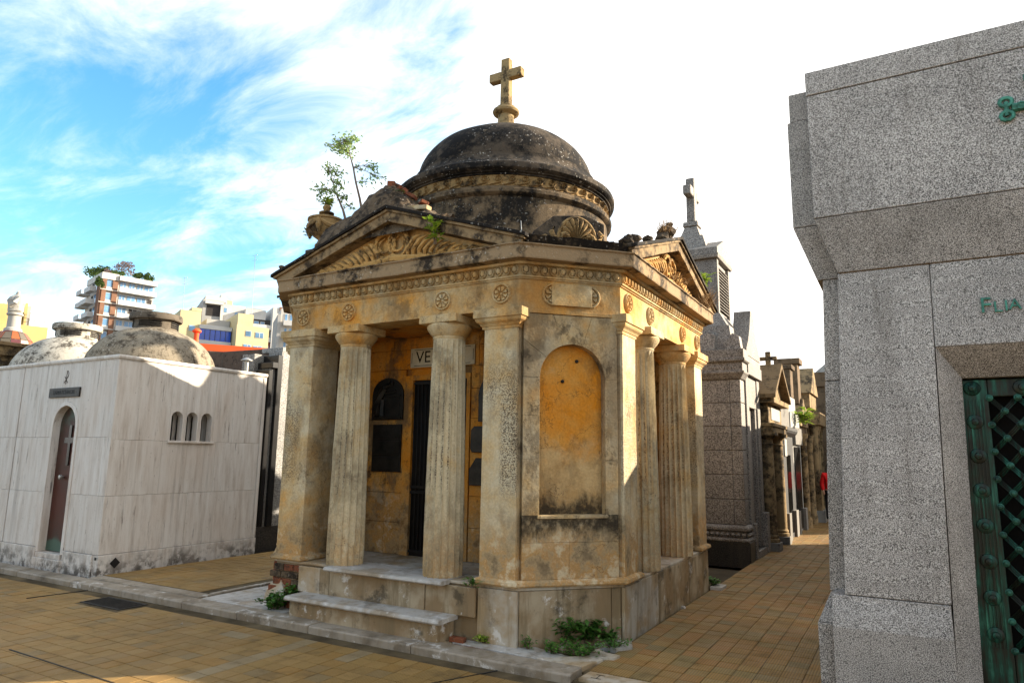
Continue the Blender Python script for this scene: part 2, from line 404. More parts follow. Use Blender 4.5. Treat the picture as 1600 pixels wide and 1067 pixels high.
def travertine():
    m = Mat('travertine', .72, .3)
    oi = m.N.new('ShaderNodeObjectInfo'); sh = m.N.new('ShaderNodeVectorMath'); sh.operation = 'SCALE'; sh.inputs[0].default_value = (7, 5, 9); m.L.new(oi.outputs['Random'], sh.inputs['Scale'])
    ad = m.N.new('ShaderNodeVectorMath'); ad.operation = 'ADD'; m.L.new(m.P, ad.inputs[0]); m.L.new(sh.outputs[0], ad.inputs[1]); Q = ad.outputs[0]
    n1 = m.noise(1, 8, .7, m.vec(11, 11, 1.3, src=Q), .12); n2 = m.noise(1, 8, .74, m.vec(17, 17, 1.3, src=Q), .15); n3 = m.noise(1.7, 6, .7, m.vec(1, 1, .6)); n4 = m.noise(60, 3, .6)
    col = m.ramp(n1, [(.32, S(176,165,154)), (.5, S(200,193,185)), (.68, S(210,206,200))])
    col = m.mix(m.step(m.rnd(), 0, 1, 0, .16), col, S(170,160,148))
    dk = m.mth('MULTIPLY', m.step(n2, .55, .65, 0, .75), m.step(n3, .46, .60, .05, 1))
    col = m.mix(dk, col, S(72,62,53))
    drip = m.mth('MULTIPLY', m.step(m.noise(1, 6, .65, m.vec(9,9,.35)), .54, .68, 0, .42), m.step(n1, .3, .6, .3, 1)); col = m.mix(drip, col, S(112,102,92))
    pits = m.step(m.noise(1, 3, .6, m.vec(60,60,16)), .68, .73, 0, .8)
    col = m.mix(pits, col, S(70,62,55))
    foot = m.mth('MULTIPLY', m.step(m.mth('ADD', m.Z, m.mth('MULTIPLY', m.noise(5, 6, .65), .6)), .25, .66, 1, 0), m.step(m.noise(6, 7, .72), .42, .58))
    col = m.mix(m.mth('MULTIPLY', foot, .9), col, S(64,56,47))
    pk = m.step(m.noise(1.1, 4, .6, m.vec(1,1,.5,(2,9,4))), .5, .75, 0, .35); col = m.mix(pk, col, S(196,176,158))
    return m.out(col, m.bump(m.mth('ADD', m.mth('ADD', n1, m.mth('MULTIPLY', n4, .3)), m.mth('MULTIPLY', pits, -.8)), .35, .008))
TRAV = travertine()
LDOME = weathered('lichen_concrete_dome', S(132,122,106), S(70,62,52), S(176,166,148), .55, 6, .5)
LDOMEW = weathered('whitewashed_dome', S(172,166,154), S(60,54,47), S(198,192,182), .56, 5, .3)
LCONC = weathered('dark_lantern_concrete', S(96,88,78), S(52,47,42), S(128,118,104), .5, 4, .3)
GRAN = granite('salt_pepper_granite', S(58,54,51), S(144,137,130), S(204,197,189), 190, .75, .2)
GRAND = granite('salt_pepper_granite_dark', S(56,52,49), S(138,131,123), S(198,190,181), 190, .75, .2)
GRANL = granite('pale_speckled_granite', S(66,65,63), S(128,126,122), S(172,169,164), 90, .6, .1)
GRANB = granite('grey_ashlar_granite', S(82,76,70), S(128,120,112), S(156,148,138), 60, .7, .15)
GRANK = granite('dark_plinth_granite', S(22,21,20), S(40,37,34), S(60,56,52), 60, .4, .05)
BLACK = plain('black_polished_granite', S(24,23,23), .22, .5, .2, 5, 0, .03)
BRONZE = plain('dark_bronze', S(42,38,33), .45, .5, .35, 8, .6, .5, 22)
DOORIR = plain('black_iron', S(22,19,17), .55, .4, .3, 6, .3)
def verdigris():
    m = Mat('verdigris_bronze', .5, .4, .35)
    n = m.noise(1, 6, .65, m.vec(30,30,2.2)); n2 = m.noise(4, 5, .6)
    col = m.ramp(m.mth('ADD', m.mth('MULTIPLY', n, .6), m.mth('MULTIPLY', n2, .4)), [(.34, S(14,16,12)), (.46, S(34,36,26)), (.54, S(22,62,50)), (.68, S(62,128,106))])
    return m.out(col, m.bump(n, .4, .006))
VERD = verdigris()
VERDL = plain('bright_verdigris', S(72,132,114), .6, .3, .35, 14, .2)
VERDS = plain('stud_verdigris', S(42,92,76), .5, .4, .45, 16, .3)
def copper_door():
    m = Mat('patina_copper_door', .5, .4, .4)
    t = m.mth('ADD', m.mth('MULTIPLY', m.noise(3, 6, .65), .5), m.mth('MULTIPLY', m.noise(1.2, 3, .5), .4))
    zb = m.mth('ADD', m.step(m.Z, 1.75, 2.3, 0, .18), m.step(m.Z, .30, .42, .25, 0))
    col = m.ramp(m.mth('ADD', t, zb), [(.40, S(82,44,34)), (.55, S(70,52,44)), (.68, S(72,96,84))])
    return m.out(col, m.bump(m.noise(25, 4, .6), .2, .004))
COPPER = copper_door()
DARKIN = plain('painted_dark_interior', S(20,18,16), .8, .1, .3, 3, 0, 0)  # near-black colour standing in for the unlit space behind the lattice door
GLASSD = plain('dark_glass', S(16,16,15), .08, .6, .1, 3, 0, 0)
def tile_mat(name, cols, rib=46):
    m = Mat(name, .62, .3)
    r = m.rnd(); big = m.noise(.55, 4, .6); mid = m.noise(3.2, 5, .65)
    col = m.ramp(r, [(i/(len(cols)-1), c) for i, c in enumerate(cols)])
    col = m.mix(m.step(big, .42, .62, 0, .35), col, S(96,78,46))
    col = m.mix(m.step(mid, .55, .72, 0, .5), col, S(84,68,44))
    col = m.mix(m.step(m.noise(7, 5, .7, m.vec(1,1,1,(2,8,1))), .66, .74, 0, .55), col, S(168,158,138))
    w = m.N.new('ShaderNodeTexWave'); w.inputs['Scale'].default_value = rib/ (2*PI) * 2; w.inputs['Distortion'].default_value = .3; w.bands_direction = 'X'
    m.L.new(m.P, w.inputs['Vector'])
    col = m.mix(m.step(w.outputs['Fac'], 0, .4, .45, 0), col, S(58,46,30))
    n = m.bump(w.outputs['Fac'], .6, .006)
    return m.out(col, m.bump(m.noise(30, 4, .6), .3, .006, n), m.step(mid, .3, .7, .5, .75))
TILE = tile_mat('yellow_ribbed_tile', [S(142,114,64), S(150,120,70), S(138,110,62), S(146,112,58), S(130,110,74)])
TILEA = tile_mat('brown_ribbed_tile', [S(144,112,58), S(148,106,54), S(130,110,66), S(150,118,64), S(140,104,52), S(124,108,72)])
JOINT = plain('tile_joint_mortar', S(92,80,60), .95, .1, .35, 2.5)
GROUND = plain('bare_ground', S(96,86,70), .95, .1, .2, 1)
IRON = plain('cast_iron', S(44,42,40), .6, .4, .3, 9, .5)
STEEL = plain('galvanised_steel', S(176,174,168), .4, .5, .15, 6, .7)
SANDS = weathered('honey_sandstone', S(138,116,84), S(56,48,38), S(176,152,112), .55, 2.4, .1)
ROOFST = weathered('mossy_roof_stone', S(116,96,70), S(70,58,40), S(150,128,92), .5, 6, .2)
GREYT = weathered('grey_tomb_stone', S(118,114,108), S(58,54,50), S(160,156,150), .4, 2, .1)
GREYL = weathered('pale_grey_tomb_stone', S(158,156,150), S(90,86,80), S(190,188,182), .35, 2, .1)
DARKT = granite('dark_tomb_granite', S(30,30,31), S(56,55,55), S(84,82,80), 50, .45, .05)
BROWNW = weathered('stained_brown_wall', S(88,74,64), S(48,41,36), S(128,108,94), .5, 3, .2)
FARBR = weathered('far_brown_wall', S(104,86,66), S(64,52,40), S(160,136,100), .5, 1.6, .1)
def leaf(name, c1, c2):
    m = Mat(name, .5, .35)
    col = m.ramp(m.rnd(), [(0, c1), (1, c2)])
    tr = m.N.new('ShaderNodeBsdfTranslucent'); m.L.new(col, tr.inputs[0]); ms = m.N.new('ShaderNodeMixShader'); ms.inputs[0].default_value = .3
    m.put(col, m.b.inputs['Base Color']); m.L.new(m.b.outputs[0], ms.inputs[1]); m.L.new(tr.outputs[0], ms.inputs[2])
    m.L.new(ms.outputs[0], m.N['Material Output'].inputs[0]); return m.m
LEAFD = leaf('dark_weed_leaf', S(48,84,30), S(86,128,48))
LEAFY = leaf('yellow_green_leaf', S(92,128,36), S(160,178,64))
LEAFS = leaf('sapling_leaf', S(92,122,58), S(158,180,104))
LEAFG = leaf('roof_garden_leaf', S(50,72,34), S(92,112,52))
LEAFP = leaf('mauve_tree_leaf', S(110,92,92), S(146,130,124))
STEM = plain('plant_stem', S(112,96,82), .8, .2, .2, 8)
STRAW = plain('dry_grass', S(140,112,78), .9, .1, .25, 20)
W_WHITE = plain('white_render', S(190,188,184), .85, .2, .08, .3, 0, .02)
W_CREAM = plain('cream_render', S(190,176,138), .85, .2, .06, .3, 0, .02)
W_YELL = plain('yellow_render', S(186,162,108), .85, .2, .1, .25, 0, .02)
W_BRICK = plain('tower_brick', S(124,92,74), .9, .2, .15, .6, 0, .05)
W_GREY = plain('grey_render', S(158,156,152), .85, .2, .1, .3, 0, .02)
W_CONC = plain('pale_concrete', S(196,192,184), .85, .2, .1, .5, 0, .02)
W_GLASS = plain('sky_glass', S(96,136,172), .12, .6, .25, .35, 0, 0)
W_BLUE = plain('blue_glass', S(20,72,176), .15, .6, .15, .3, 0, 0)
W_DARK = plain('shaded_opening', S(62,58,56), .8, .2, .2, .6, 0, 0)  # dark fill for panes and mullions; on flat panels it paints shaded openings
W_RED = plain('dark_red_render', S(120,48,40), .85, .2, .1, .6, 0, .02)
ORANGE = plain('orange_roof_membrane', S(214,88,40), .7, .3, .06, .8, 0, .03)
# ------------------------------------------------------------------ ground, street, alley
g = MB().add([(-900,-900,-.14),(900,-900,-.14),(900,900,-.14),(-900,900,-.14)], [(0,1,2,3)]).build('ground', GROUND); g['kind'] = 'structure'
TS = .165
CEMT = tile_mat('grey_cement_tile', [S(140,122,90), S(146,128,96), S(132,114,82)])
def tile_mesh(mat, name):
    m = MB().taper(-TS/2+.001, TS/2-.001, -TS/2+.001, TS/2-.001, -.02, -TS/2+.0035, TS/2-.0035, -TS/2+.0035, TS/2-.0035, .003)
    me = m.mesh(name); me.materials.append(mat); return me
def paving(name, mat, x0, x1, y0, y1, z, keep=None, skip=None, maxobj=300, alt=None, altmat=None):
    base = MB().box(x0, x1, y0, y1, z-.09, z-.002).build(name, JOINT); base['kind'] = 'structure'
    me = tile_mesh(mat, 'tile'); me2 = tile_mesh(altmat, 'tile') if altmat else None; spots = []
    nx = int((x1-x0)/TS); ny = int((y1-y0)/TS)
    for i in range(nx):
        for j in range(ny):
            x = x0 + (i+.5)*TS; y = y0 + (j+.5)*TS
            if skip and skip(x, y): continue
            d = Vector((x, y, z)) - CAM; zz = d.dot(_f)
            vis = zz > .5 and abs(d.dot(_r)/zz) < .78 and abs(d.dot(_u)/zz) < .53 and (keep is None or keep(x, y))
            spots.append((0 if vis else 1, 0 if (alt and alt(x, y)) else d.length, x, y))
    spots.sort(); rnd = random.Random(3); rest = MB()
    for k, (v, d, x, y) in enumerate(spots):
        dz = rnd.uniform(-.0015, .0015) + mn.noise(Vector((x*1.3, y*1.3, 0)))*.004; tx, ty = rnd.uniform(-.008, .008), rnd.uniform(-.008, .008); rz = rnd.uniform(-.012, .012)
        if k < maxobj and v == 0:
            o = bpy.data.objects.new('tile', me2 if (alt and alt(x, y)) else me); COL.objects.link(o); o.parent = base
            o.location = (x, y, z+dz); o.rotation_euler = (tx, ty, rz)
        else:
            b = len(rest.v); h = TS/2
            for (a, c, q) in ((-h+.001,-h+.001,-.02),(h-.001,-h+.001,-.02),(h-.001,h-.001,-.02),(-h+.001,h-.001,-.02),(-h+.0035,-h+.0035,.003),(h-.0035,-h+.0035,.003),(h-.0035,h-.0035,.003),(-h+.0035,h-.0035,.003)):
                rest.v.append(Vector((x+a, y+c, z+dz+q+a*ty-c*tx)))
            for f in ((4,5,6,7),(0,1,5,4),(1,2,6,5),(2,3,7,6),(3,0,4,7)): rest.f.append([b+i for i in f]); rest.sm.append(False)
    if rest.f: rest.build('paving_tiles', mat, base, kind='stuff')
    return base
DRAIN = (-5.95, -5.2, -.86, -.52)
street = paving('street', TILE, -14.03, 6.0, -7.2, -.44, -.06, skip=lambda x, y: DRAIN[0] < x < DRAIN[1] and DRAIN[2] < y < DRAIN[3], altmat=CEMT, alt=lambda x, y: (abs(x+2.52) < TS*.55 and y > -1.95) or (abs(x+1.95) < TS*.5 and -.9 < y < -.6) or (abs(x+3.3) < TS and -1.0 < y < -.8))
for p_, q_ in (((-.92,-.99),(-.66,-.45)), ((-4.5,-2.215),(-2.9,-2.24)), ((-6.62,-1.09),(-6.54,-.45)), ((-8.2,-2.9),(-4.6,-2.93))):
    P_, Q_ = Vector(p_+(0,)), Vector(q_+(0,)); d_ = (Q_-P_).normalized(); MB().frame(P_, d_, (-d_.y,d_.x,0), (0,0,1), 0, (Q_-P_).length, -.006, .006, -.1, -.0525).rough(.004, 9, 1).build('expansion_joint', IRON, street)
alley = paving('alley', TILEA, .03, 1.85, -.2, 20.5, -.012, keep=lambda x, y: x < 1.75 and y > -.2)
lane = paving('lane', TILE, -7.0, -4.86, .0, 9.0, .014, maxobj=200)
for a_, b_ in ((-7.0,-6.1),(-6.09,-5.3),(-5.29,-4.78)): MB().box(a_+.003, b_-.003, -.19, -.004, -.1, .012).rough(.004, 5, a_).build('edging_stone', KERB, lane, .006)
for a_, b_ in ((-.0,1.1),(1.11,2.3),(2.31,3.6),(3.61,5.0)): MB().box(-4.858, -4.775, a_+.003, b_-.003, -.1, .022).rough(.004, 5, b_).build('edging_stone', KERB, lane, .006)
box('street_bed', JOINT, street, -30, 20, -14, -7.2, -.14, -.07)
# kerb stones along the street
kerb = MB().box(-14.2, .0, -.43, -.21, -.14, -.05).build('kerb', JOINT); kerb['kind'] = 'structure'
x = -14.2; i = 0; rk = random.Random(5)
while x < -.08:
    L = min(rk.uniform(.9, 1.35), -.02 - x)
    if -.02-x-L < .3: L = -.02-x
    dz = rk.uniform(-.004, .004)
    m = MB()
    n = max(2, int(L/.12))
    prof = [(-.435,-.12),(-.435,.0),(-.425,.012),(-.215,.014),(-.205,-.05)]
    for k in range(n): pass
    P = MB().extr([(a, b) for a, b in prof], (x+.004,0,dz), (0,1,0), (0,0,1), (L-.008,0,0)).rough(.004, 6, i)
    P.build('kerb_stone', KERB, kerb, .006); x += L; i += 1
# marble apron slabs in front of and beside the mausoleum
apron = MB().box(-4.76, .12, -.2, 4.6, -.13, -.03).build('apron', JOINT); apron['kind'] = 'structure'
def slab(poly, z, t, mat=MARBW, seed=0, par=apron):
    m = MB(); pts = []
    n = len(poly)
    for i in range(n):
        a = Vector(poly[i]+(0,)); b = Vector(poly[(i+1) % n]+(0,))
        k = max(1, int((b-a).length/.09))
        for j in range(k):
            p = a.lerp(b, j/k); q = mn.noise_vector(p*6 + Vector((seed, 0, 0)))*(.012 if j else .004)
            pts.append((p.x+q.x, p.y+q.y))
    m.prism(pts, z-t, z); return m.build('slab', mat, par, .005)
slab([(-4.74,-.19),(-3.42,-.19),(-3.42,.05),(-4.74,.6)], .006, .05, MARBW, 1)
slab([(-4.74,.61),(-4.0,.3),(-4.5,.8),(-4.74,1.6)], .004, .05, MARBW, 2)
slab([(-4.30,.14),(-3.83,.07),(-3.83,.09),(-4.53,.74)], .003, .05, MARBW, 3)
slab([(-3.41,-.19),(-2.3,-.19),(-2.3,-.02),(-3.41,-.02)], -.002, .05, MARBD, 4)
slab([(-2.29,-.19),(-1.32,-.19),(-1.32,-.02),(-2.29,-.02)], -.004, .05, MARBD, 5)
slab([(-1.31,-.15),(-.46,-.17),(-.22,.02),(-.62,.12),(-.78,-.01),(-1.31,-.01)], .004, .05, MARBW, 6)
slab([(-1.31,-.2),(-.9,-.2),(-.9,-.16),(-1.31,-.155)], -.006, .05, BRICK, 7)
slab([(-.44,-.19),(-.03,-.2),(.04,.08),(-.05,.12),(-.2,.03)], .01, .06, MARB, 8)
slab([(-.34,.2),(-.03,.1),(.1,.16),(.12,.26),(-.02,.28),(-.12,.36)], .012, .06, MARB, 9)
slab([(-.2,.45),(.02,.42),(.12,.55),(.05,.72),(-.01,.72)], .018, .05, MARBW, 10)
slab([(-.45,.22),(-.36,.16),(-.26,.26),(-.34,.34)], .02, .05, MARB, 11)
slab([(.02,3.72),(.16,3.74),(.17,4.0),(.02,4.02)], .03, .06, MARBW, 12)
# threshold strip of worn marble between street and alley
thr = MB().box(.0, 1.9, -.43, -.21, -.13, -.03).build('threshold_bed', JOINT); thr['kind'] = 'structure'
slab([(.04,-.42),(.98,-.40),(.98,-.23),(.05,-.22)], -.004, .05, MARB, 13, thr)
slab([(.99,-.40),(1.86,-.41),(1.86,-.22),(.99,-.23)], -.008, .05, MARB, 14, thr)
mk = MB().box(.16,.165,-.37,-.28,-.0035,-.0015).box(.13,.2,-.283,-.277,-.0035,-.0015).box(.12,.2,-.373,-.367,-.0035,-.0015)
mk.build('incised_mark', IRON, thr)
# drain grate
dr = empty('drain_grate', ((DRAIN[0]+DRAIN[1])/2, (DRAIN[2]+DRAIN[3])/2, -.06), 'rectangular black iron drain grate set in the tiles by the kerb', 'drain')
box('frame', IRON, dr, DRAIN[0], DRAIN[0]+.03, DRAIN[2], DRAIN[3], -.1, -.054); 
for (a, b, c, d) in ((DRAIN[1]-.03, DRAIN[1], DRAIN[2], DRAIN[3]), (DRAIN[0]+.03, DRAIN[1]-.03, DRAIN[2], DRAIN[2]+.03), (DRAIN[0]+.03, DRAIN[1]-.03, DRAIN[3]-.03, DRAIN[3])):
    box('frame', IRON, dr, a, b, c, d, -.1, -.054)
k = 0; x = DRAIN[0]+.055
while x < DRAIN[1]-.04:
    box('bar', IRON, dr, x, x+.022, DRAIN[2]+.03, DRAIN[3]-.03, -.09, -.056); x += .05
# ------------------------------------------------------------------ the domed mausoleum
MC = Vector((-2.275, 2.26, 0)); H = 2.265; CH = .735
MAU = empty('domed_mausoleum', MC, 'ochre domed mausoleum with pediments, fluted columns and a cross on top', 'mausoleum')
def octo(d=0.0, c=CH, h=H):
    """plan octagon (local, ccw) pushed out by d"""
    t = math.tan(PI/8); w = h+d; k = w-c+ (c-c) ; a = h-c + d*t
    return [(-a,-w),(a,-w),(w,-a),(w,a),(a,w),(-a,w),(-w,a),(-w,-a)]
def mbuild(m, name, mat, parent=MAU, bevel=0):  # local coordinates about the mausoleum's centre
    return m.build(name, mat, parent, bevel, local=True)
def spin(o, k, parent=MAU):
    c = o.copy(); COL.objects.link(c); c.parent = parent
    c.location = Matrix.Rotation(k*PI/2, 3, 'Z') @ o.location; c.rotation_euler = (o.rotation_euler.x, o.rotation_euler.y, o.rotation_euler.z + k*PI/2)
    return c
# plinth core and floor
mbuild(MB().prism(octo(-.03), -.12, .47), 'plinth', MARBD)
mbuild(MB().prism(octo(-.004), .472, .498), 'floor_slab', MARB, bevel=.006)
A = H-CH
# facing slabs: side frame O = left end of a side, U along it, N outwards
def fslab(k, u0, u1, z0, z1, mat, d=.03, seed=0, diag=False):
    if diag: O = Vector((A,-H,0)); U = Vector((1,1,0)).normalized()
    else: O = Vector((-A,-H,0)); U = Vector((1,0,0))
    Nn = Vector((U.y,-U.x,0)); Rm = Matrix.Rotation(k*PI/2, 3, 'Z')
    m = MB().frame(Rm@O, Rm@U, (0,0,1), Rm@Nn, u0+.002, u1-.002, z0, z1, -.03, d-.03)
    return mbuild(m, 'facing_slab', mat, bevel=.005)
LN = 2*A; DG = CH*math.sqrt(2)
fslab(0, LN-.40, LN+.012, -.1, .470, MARB, .034)
fslab(1, -.012, .98, -.1, .470, MARB, .032); fslab(1, .985, 2.15, -.1, .470, MARBD, .03); fslab(1, 2.155, LN, -.1, .470, MARBD, .032)
fslab(0, .03, DG-.13, -.1, .468, MARBD, .016, diag=True); fslab(0, DG-.125, DG-.03, -.1, .468, MARBD, .012, diag=True)
fslab(2, 0, LN, -.1, .470, MARBD); fslab(3, 0, 1.4, -.1, .470, MARBD); fslab(3, 1.41, LN-.5, -.1, .470, MARBD)
for k in (1, 2): fslab(k, 0, DG, -.1, .468, MARBD, .016, diag=True)
# exposed bricks where a slab is missing at the left front corner
rb = random.Random(2)
for r in range(6):
    x = -A + (.0 if r % 2 else -.06); z = .0 + r*.076
    while x < -A+.4:
        w = rb.uniform(.12, .17); w2 = min(w, -A+.41-x)
        if w2 > .04:
            o = mbuild(MB().box(x+.004, x+w2-.004, -H+rb.uniform(-.012,.006), -H+.06, z+.006, z+.07).rough(.005, 9, r), 'brick', BRICK if rb.random() < .7 else RUBBLE, bevel=.006)
        x += w
for r in range(6):
    U = Vector((-1,1,0)).normalized(); O = Vector((-A,-H,0))
    for q in range(2):
        mbuild(MB().frame(O, U, (0,0,1), Vector((-1,-1,0)).normalized(), .01+q*.15+(r%2)*.05, .14+q*.15+(r%2)*.05, r*.076+.006, r*.076+.07, -.05, rb.uniform(-.005,.01)).rough(.004, 9, r), 'brick', BRICK, bevel=.005)
# steps
mbuild(MB().box(-.975, .88, -H-.26, -H-.0, -.1, .165), 'lower_riser', MARBD, bevel=.006)
nz = [(-.30,.165),(-.31,.18),(-.30,.2),(-.285,.208),(.0,.21),(.0,.166)]
mbuild(MB().extr(nz, (-1.015,-H,0), (0,1,0), (0,0,1), (.905,0,0)).rough(.003, 5, 1), 'lower_tread', MARBW, bevel=.004)
mbuild(MB().extr(nz, (-.107,-H,0), (0,1,0), (0,0,1), (1.03,0,0)).rough(.003, 5, 2), 'lower_tread', MARBW, bevel=.004)
for a, b, d in ((-1.11,-.80,.035),(-.796,-.66,.04),(-.656,.56,.042),(.564,1.12,.03)):
    mbuild(MB().box(a, b, -H-d, -H-.001, .205, .46), 'upper_riser', MARBD if a > -1 else MARB, bevel=.005)
nz2 = [(-.13,.462),(-.145,.475),(-.14,.495),(-.12,.503),(.35,.504),(.35,.4995),(.02,.4985),(-.0,.462)]
mbuild(MB().extr(nz2, (-.655,-H,0), (0,1,0), (0,0,1), (1.47,0,0)).rough(.003, 4, 3), 'upper_tread', MARBW, bevel=.004)
# walls: inner core and corner masses
IN = 1.235
RS = 1.27     # half width of the portico recess
core = MB().box(-IN, IN, -IN, IN, .5, 3.1); mbuild(core, 'core_wall', OCHRE)
def corner(k):
    a = H-.03; d = A-.0
    poly = [(1.19,-a),(d+.012,-a),(a,-d-.012),(a,-1.19),(a-.42,-1.19),(a-.42,-RS),(IN+.002,-RS),(IN+.002,-IN-.002),(RS,-IN-.002),(RS,-a+.42),(1.19,-a+.42)]
    return poly
# near corner has a real niche, so its mass starts behind it
cm = MB().prism(corner(0), .5, 3.03)
o = mbuild(cm, 'corner_wall', CHAM)
for k in (1, 2, 3): spin(o, k)
bpy.data.objects.remove(o)
# near corner: inner mass pushed back, blocks and voussoirs in front
NB = .16
poly = corner(0); q = NB*math.sqrt(2)
a = H-.03; d = A
mbuild(MB().prism([(1.19,-a),(d+.012-.02,-a),(d+.012-.02,-a+.06),(d-q*.5+.1,-a+.18),(a-.18,-d+q*.5-.1),(a-.06,-d-.012+.02),(a,-d-.012+.02),(a,-1.19),(a-.42,-1.19),(a-.42,-RS),(IN+.002,-RS),(IN+.002,-IN-.002),(RS,-IN-.002),(RS,-a+.42),(1.19,-a+.42)], .5, 3.03), 'corner_wall', CHAM)
CU = Vector((1,1,0)).normalized(); CN = Vector((1,-1,0)).normalized(); CO = Vector((A+.012,-H+.03,0)); CW = (Vector((H-.03,-A-.012,0))-CO).length
def cblock(poly, d0=-.10, d1=0, mat=CHAM, name='wall_block', bev=.0015):
    return mbuild(MB().extr(poly, CO + CN*d0, CU, (0,0,1), CN*(d1-d0)), name, mat, bevel=bev)
nl, nr, nb, ns = .18, .835, 1.12, 2.38; nr0 = (nr-nl)/2; nc = (nl+nr)/2
J = .001
rw = random.Random(9)
LOWC = plaster('worn_course_plaster', .2, .2, 0, .35, .95, .85, stain=[(.86,1.02,1.12,1.2)])
for (z0, z1) in ((nb+.0, 1.62), (1.62, 2.02), (2.02, 2.38)):
    for (u0, u1) in ((.02, nl), (nr, CW-.02)):
        cblock([(u0, z0+J), (u1, z0+J), (u1, z1-J), (u0, z1-J)], d1=rw.uniform(-.002,.002))
for (z0, z1, cuts) in ((.56, .88, (.02, .47, CW-.02)), (.88, 1.12, (.02, .16, .8, CW-.02))):
    for u0, u1 in zip(cuts, cuts[1:]): cblock([(u0+J, z0+J), (u1-J, z0+J), (u1-J, z1-J), (u0+J, z1-J)], d1=rw.uniform(-.002,.002), mat=LOWC)
# voussoirs round the arch up to the band at 2.98
nv = 5; top = 2.985
angs = [PI - i*PI/nv for i in range(nv+1)]
def hit(a):
    # ray from arch centre to the panel's rectangle
    cx, cz = math.cos(a), math.sin(a); t = 1e9
    if cz > 1e-6: t = min(t, (top-ns)/cz)
    if cx > 1e-6: t = min(t, (CW-.02-nc)/cx)
    if cx < -1e-6: t = min(t, (.02-nc)/cx)
    return (nc+cx*t, ns+cz*t)
for i in range(nv):
    a0, a1 = angs[i]-.0025, angs[i+1]+.0025; inn = [(nc+nr0*math.cos(a0+(a1-a0)*j/8), ns+nr0*math.sin(a0+(a1-a0)*j/8)) for j in range(9)]
    h0, h1 = hit(a0), hit(a1); out = [h1]
    for corner_ in ((.02, top), (CW-.02, top)):
        ca = math.atan2(corner_[1]-ns, corner_[0]-nc)
        if a1 < ca < a0: out.append(corner_)
    out.append(h0)
    p = inn + out; cblock(p, d1=rw.uniform(-.002,.002))
# niche lining: back and sill
mbuild(MB().extr([(nl-.01, nb-.01), (nr+.01, nb-.01), (nr+.01, ns)] + [(nc+(nr0+.01)*math.cos(t), ns+(nr0+.01)*math.sin(t)) for t in [PI*j/16 for j in range(1, 16)]] + [(nl-.01, ns)], CO+CN*-.13, CU, (0,0,1), CN*.02), 'niche_back', NICHE)
mbuild(MB().frame(CO, CU, (0,0,1), CN, nl-.02, nr+.02, nb-.03, nb, -.11, .018), 'niche_sill', CHAM, bevel=.006)
mbuild(MB().extr([(.0,2.99),(CW,2.99),(CW,3.028),(0,3.028)], CO+CN*-.09, CU, (0,0,1), CN*.10), 'band', FRIEZE, bevel=.003)
for (u, z) in ((.44, 2.36), (.585, 2.56)):
    P = CO + CU*u + CN*-.1 + Vector((0,0,z))
    mbuild(MB().lathe([(.0,-.03),(.016,-.028),(.018,.0),(.01,.012),(0,.014)], (0,0,0), 10).xf(Matrix.Translation(P) @ CN.to_track_quat('Z','Y').to_matrix().to_4x4()), 'iron_hook', IRON)
# base moulding round corner masses
bp = [(0,.5),(.035,.5),(.045,.515),(.04,.54),(.015,.555),(0,.56)]
def plan(k): 
    e = H-.012; return [(1.12,-e+.02),(A+.006,-e+.02),(e-.02,-A-.006),(e-.02,-1.12)]
ob = mbuild(MB().sweep([(o_, z) for o_, z in bp] , plan(0), closed=False, step=.08).rough(.003, 8, 3), 'base_moulding', PIL)
for k in (1, 2, 3): spin(ob, k)
# pilasters (two per side)
PX = 1.325; PW = .19
def pil(sx):
    m = MB(); n = 22; e = H-.002
    for i in range(n):
        z0 = .5 + (2.87-.5)*i/n
    pm = [(-PW,-e),(PW,-e),(PW,-e+.40),(-PW,-e+.40)]
    b = MB()
    for i in range(n+1):
        z = .5 + (2.875-.5)*i/n; t = 1-.035*i/n
        for (x, y) in pm: b.v.append(Vector((sx*PX + x*t, y if y < -e+.2 else y, z)))
    for i in range(n):
        for j in range(4):
            j2 = (j+1) % 4; b.f.append([i*4+j, i*4+j2, (i+1)*4+j2, (i+1)*4+j]); b.sm.append(False)
    b.f.append([0,3,2,1]); b.sm.append(False); b.f.append([n*4+j for j in range(4)]); b.sm.append(False)
    b.rough(.004, 3, sx)
    return b
def capital_sq(cx, e):
    prof = [(0,2.842),(.012,2.842),(.014,2.868),(.022,2.872),(.034,2.892),(.058,2.912),(.066,2.93),(.066,2.945),(.08,2.947),(.08,3.028),(0,3.028)]
    return MB().sweep(prof, [(cx-PW,-e),(cx+PW,-e),(cx+PW,-e+.42),(cx-PW,-e+.42)], True)
pils = []
for sx in (-1, 1):
    o = mbuild(pil(sx), 'pilaster', PIL, bevel=.007)
    c = capital_sq(sx*PX, H-.006); c = c.rough(.0025, 9, sx); c = mbuild(c, 'capital', CAPM, o, .003)
    f = mbuild(MB().sweep(bp, [(sx*PX-PW,-H+.004),(sx*PX+PW,-H+.004),(sx*PX+PW,-H+.41),(sx*PX-PW,-H+.41)], True).rough(.003, 8, 5), 'base', PIL, o)
    for k in (1, 2, 3):
        n_ = spin(o, k)
        for ch in (c, f):
            d_ = ch.copy(); COL.objects.link(d_); d_.parent = n_
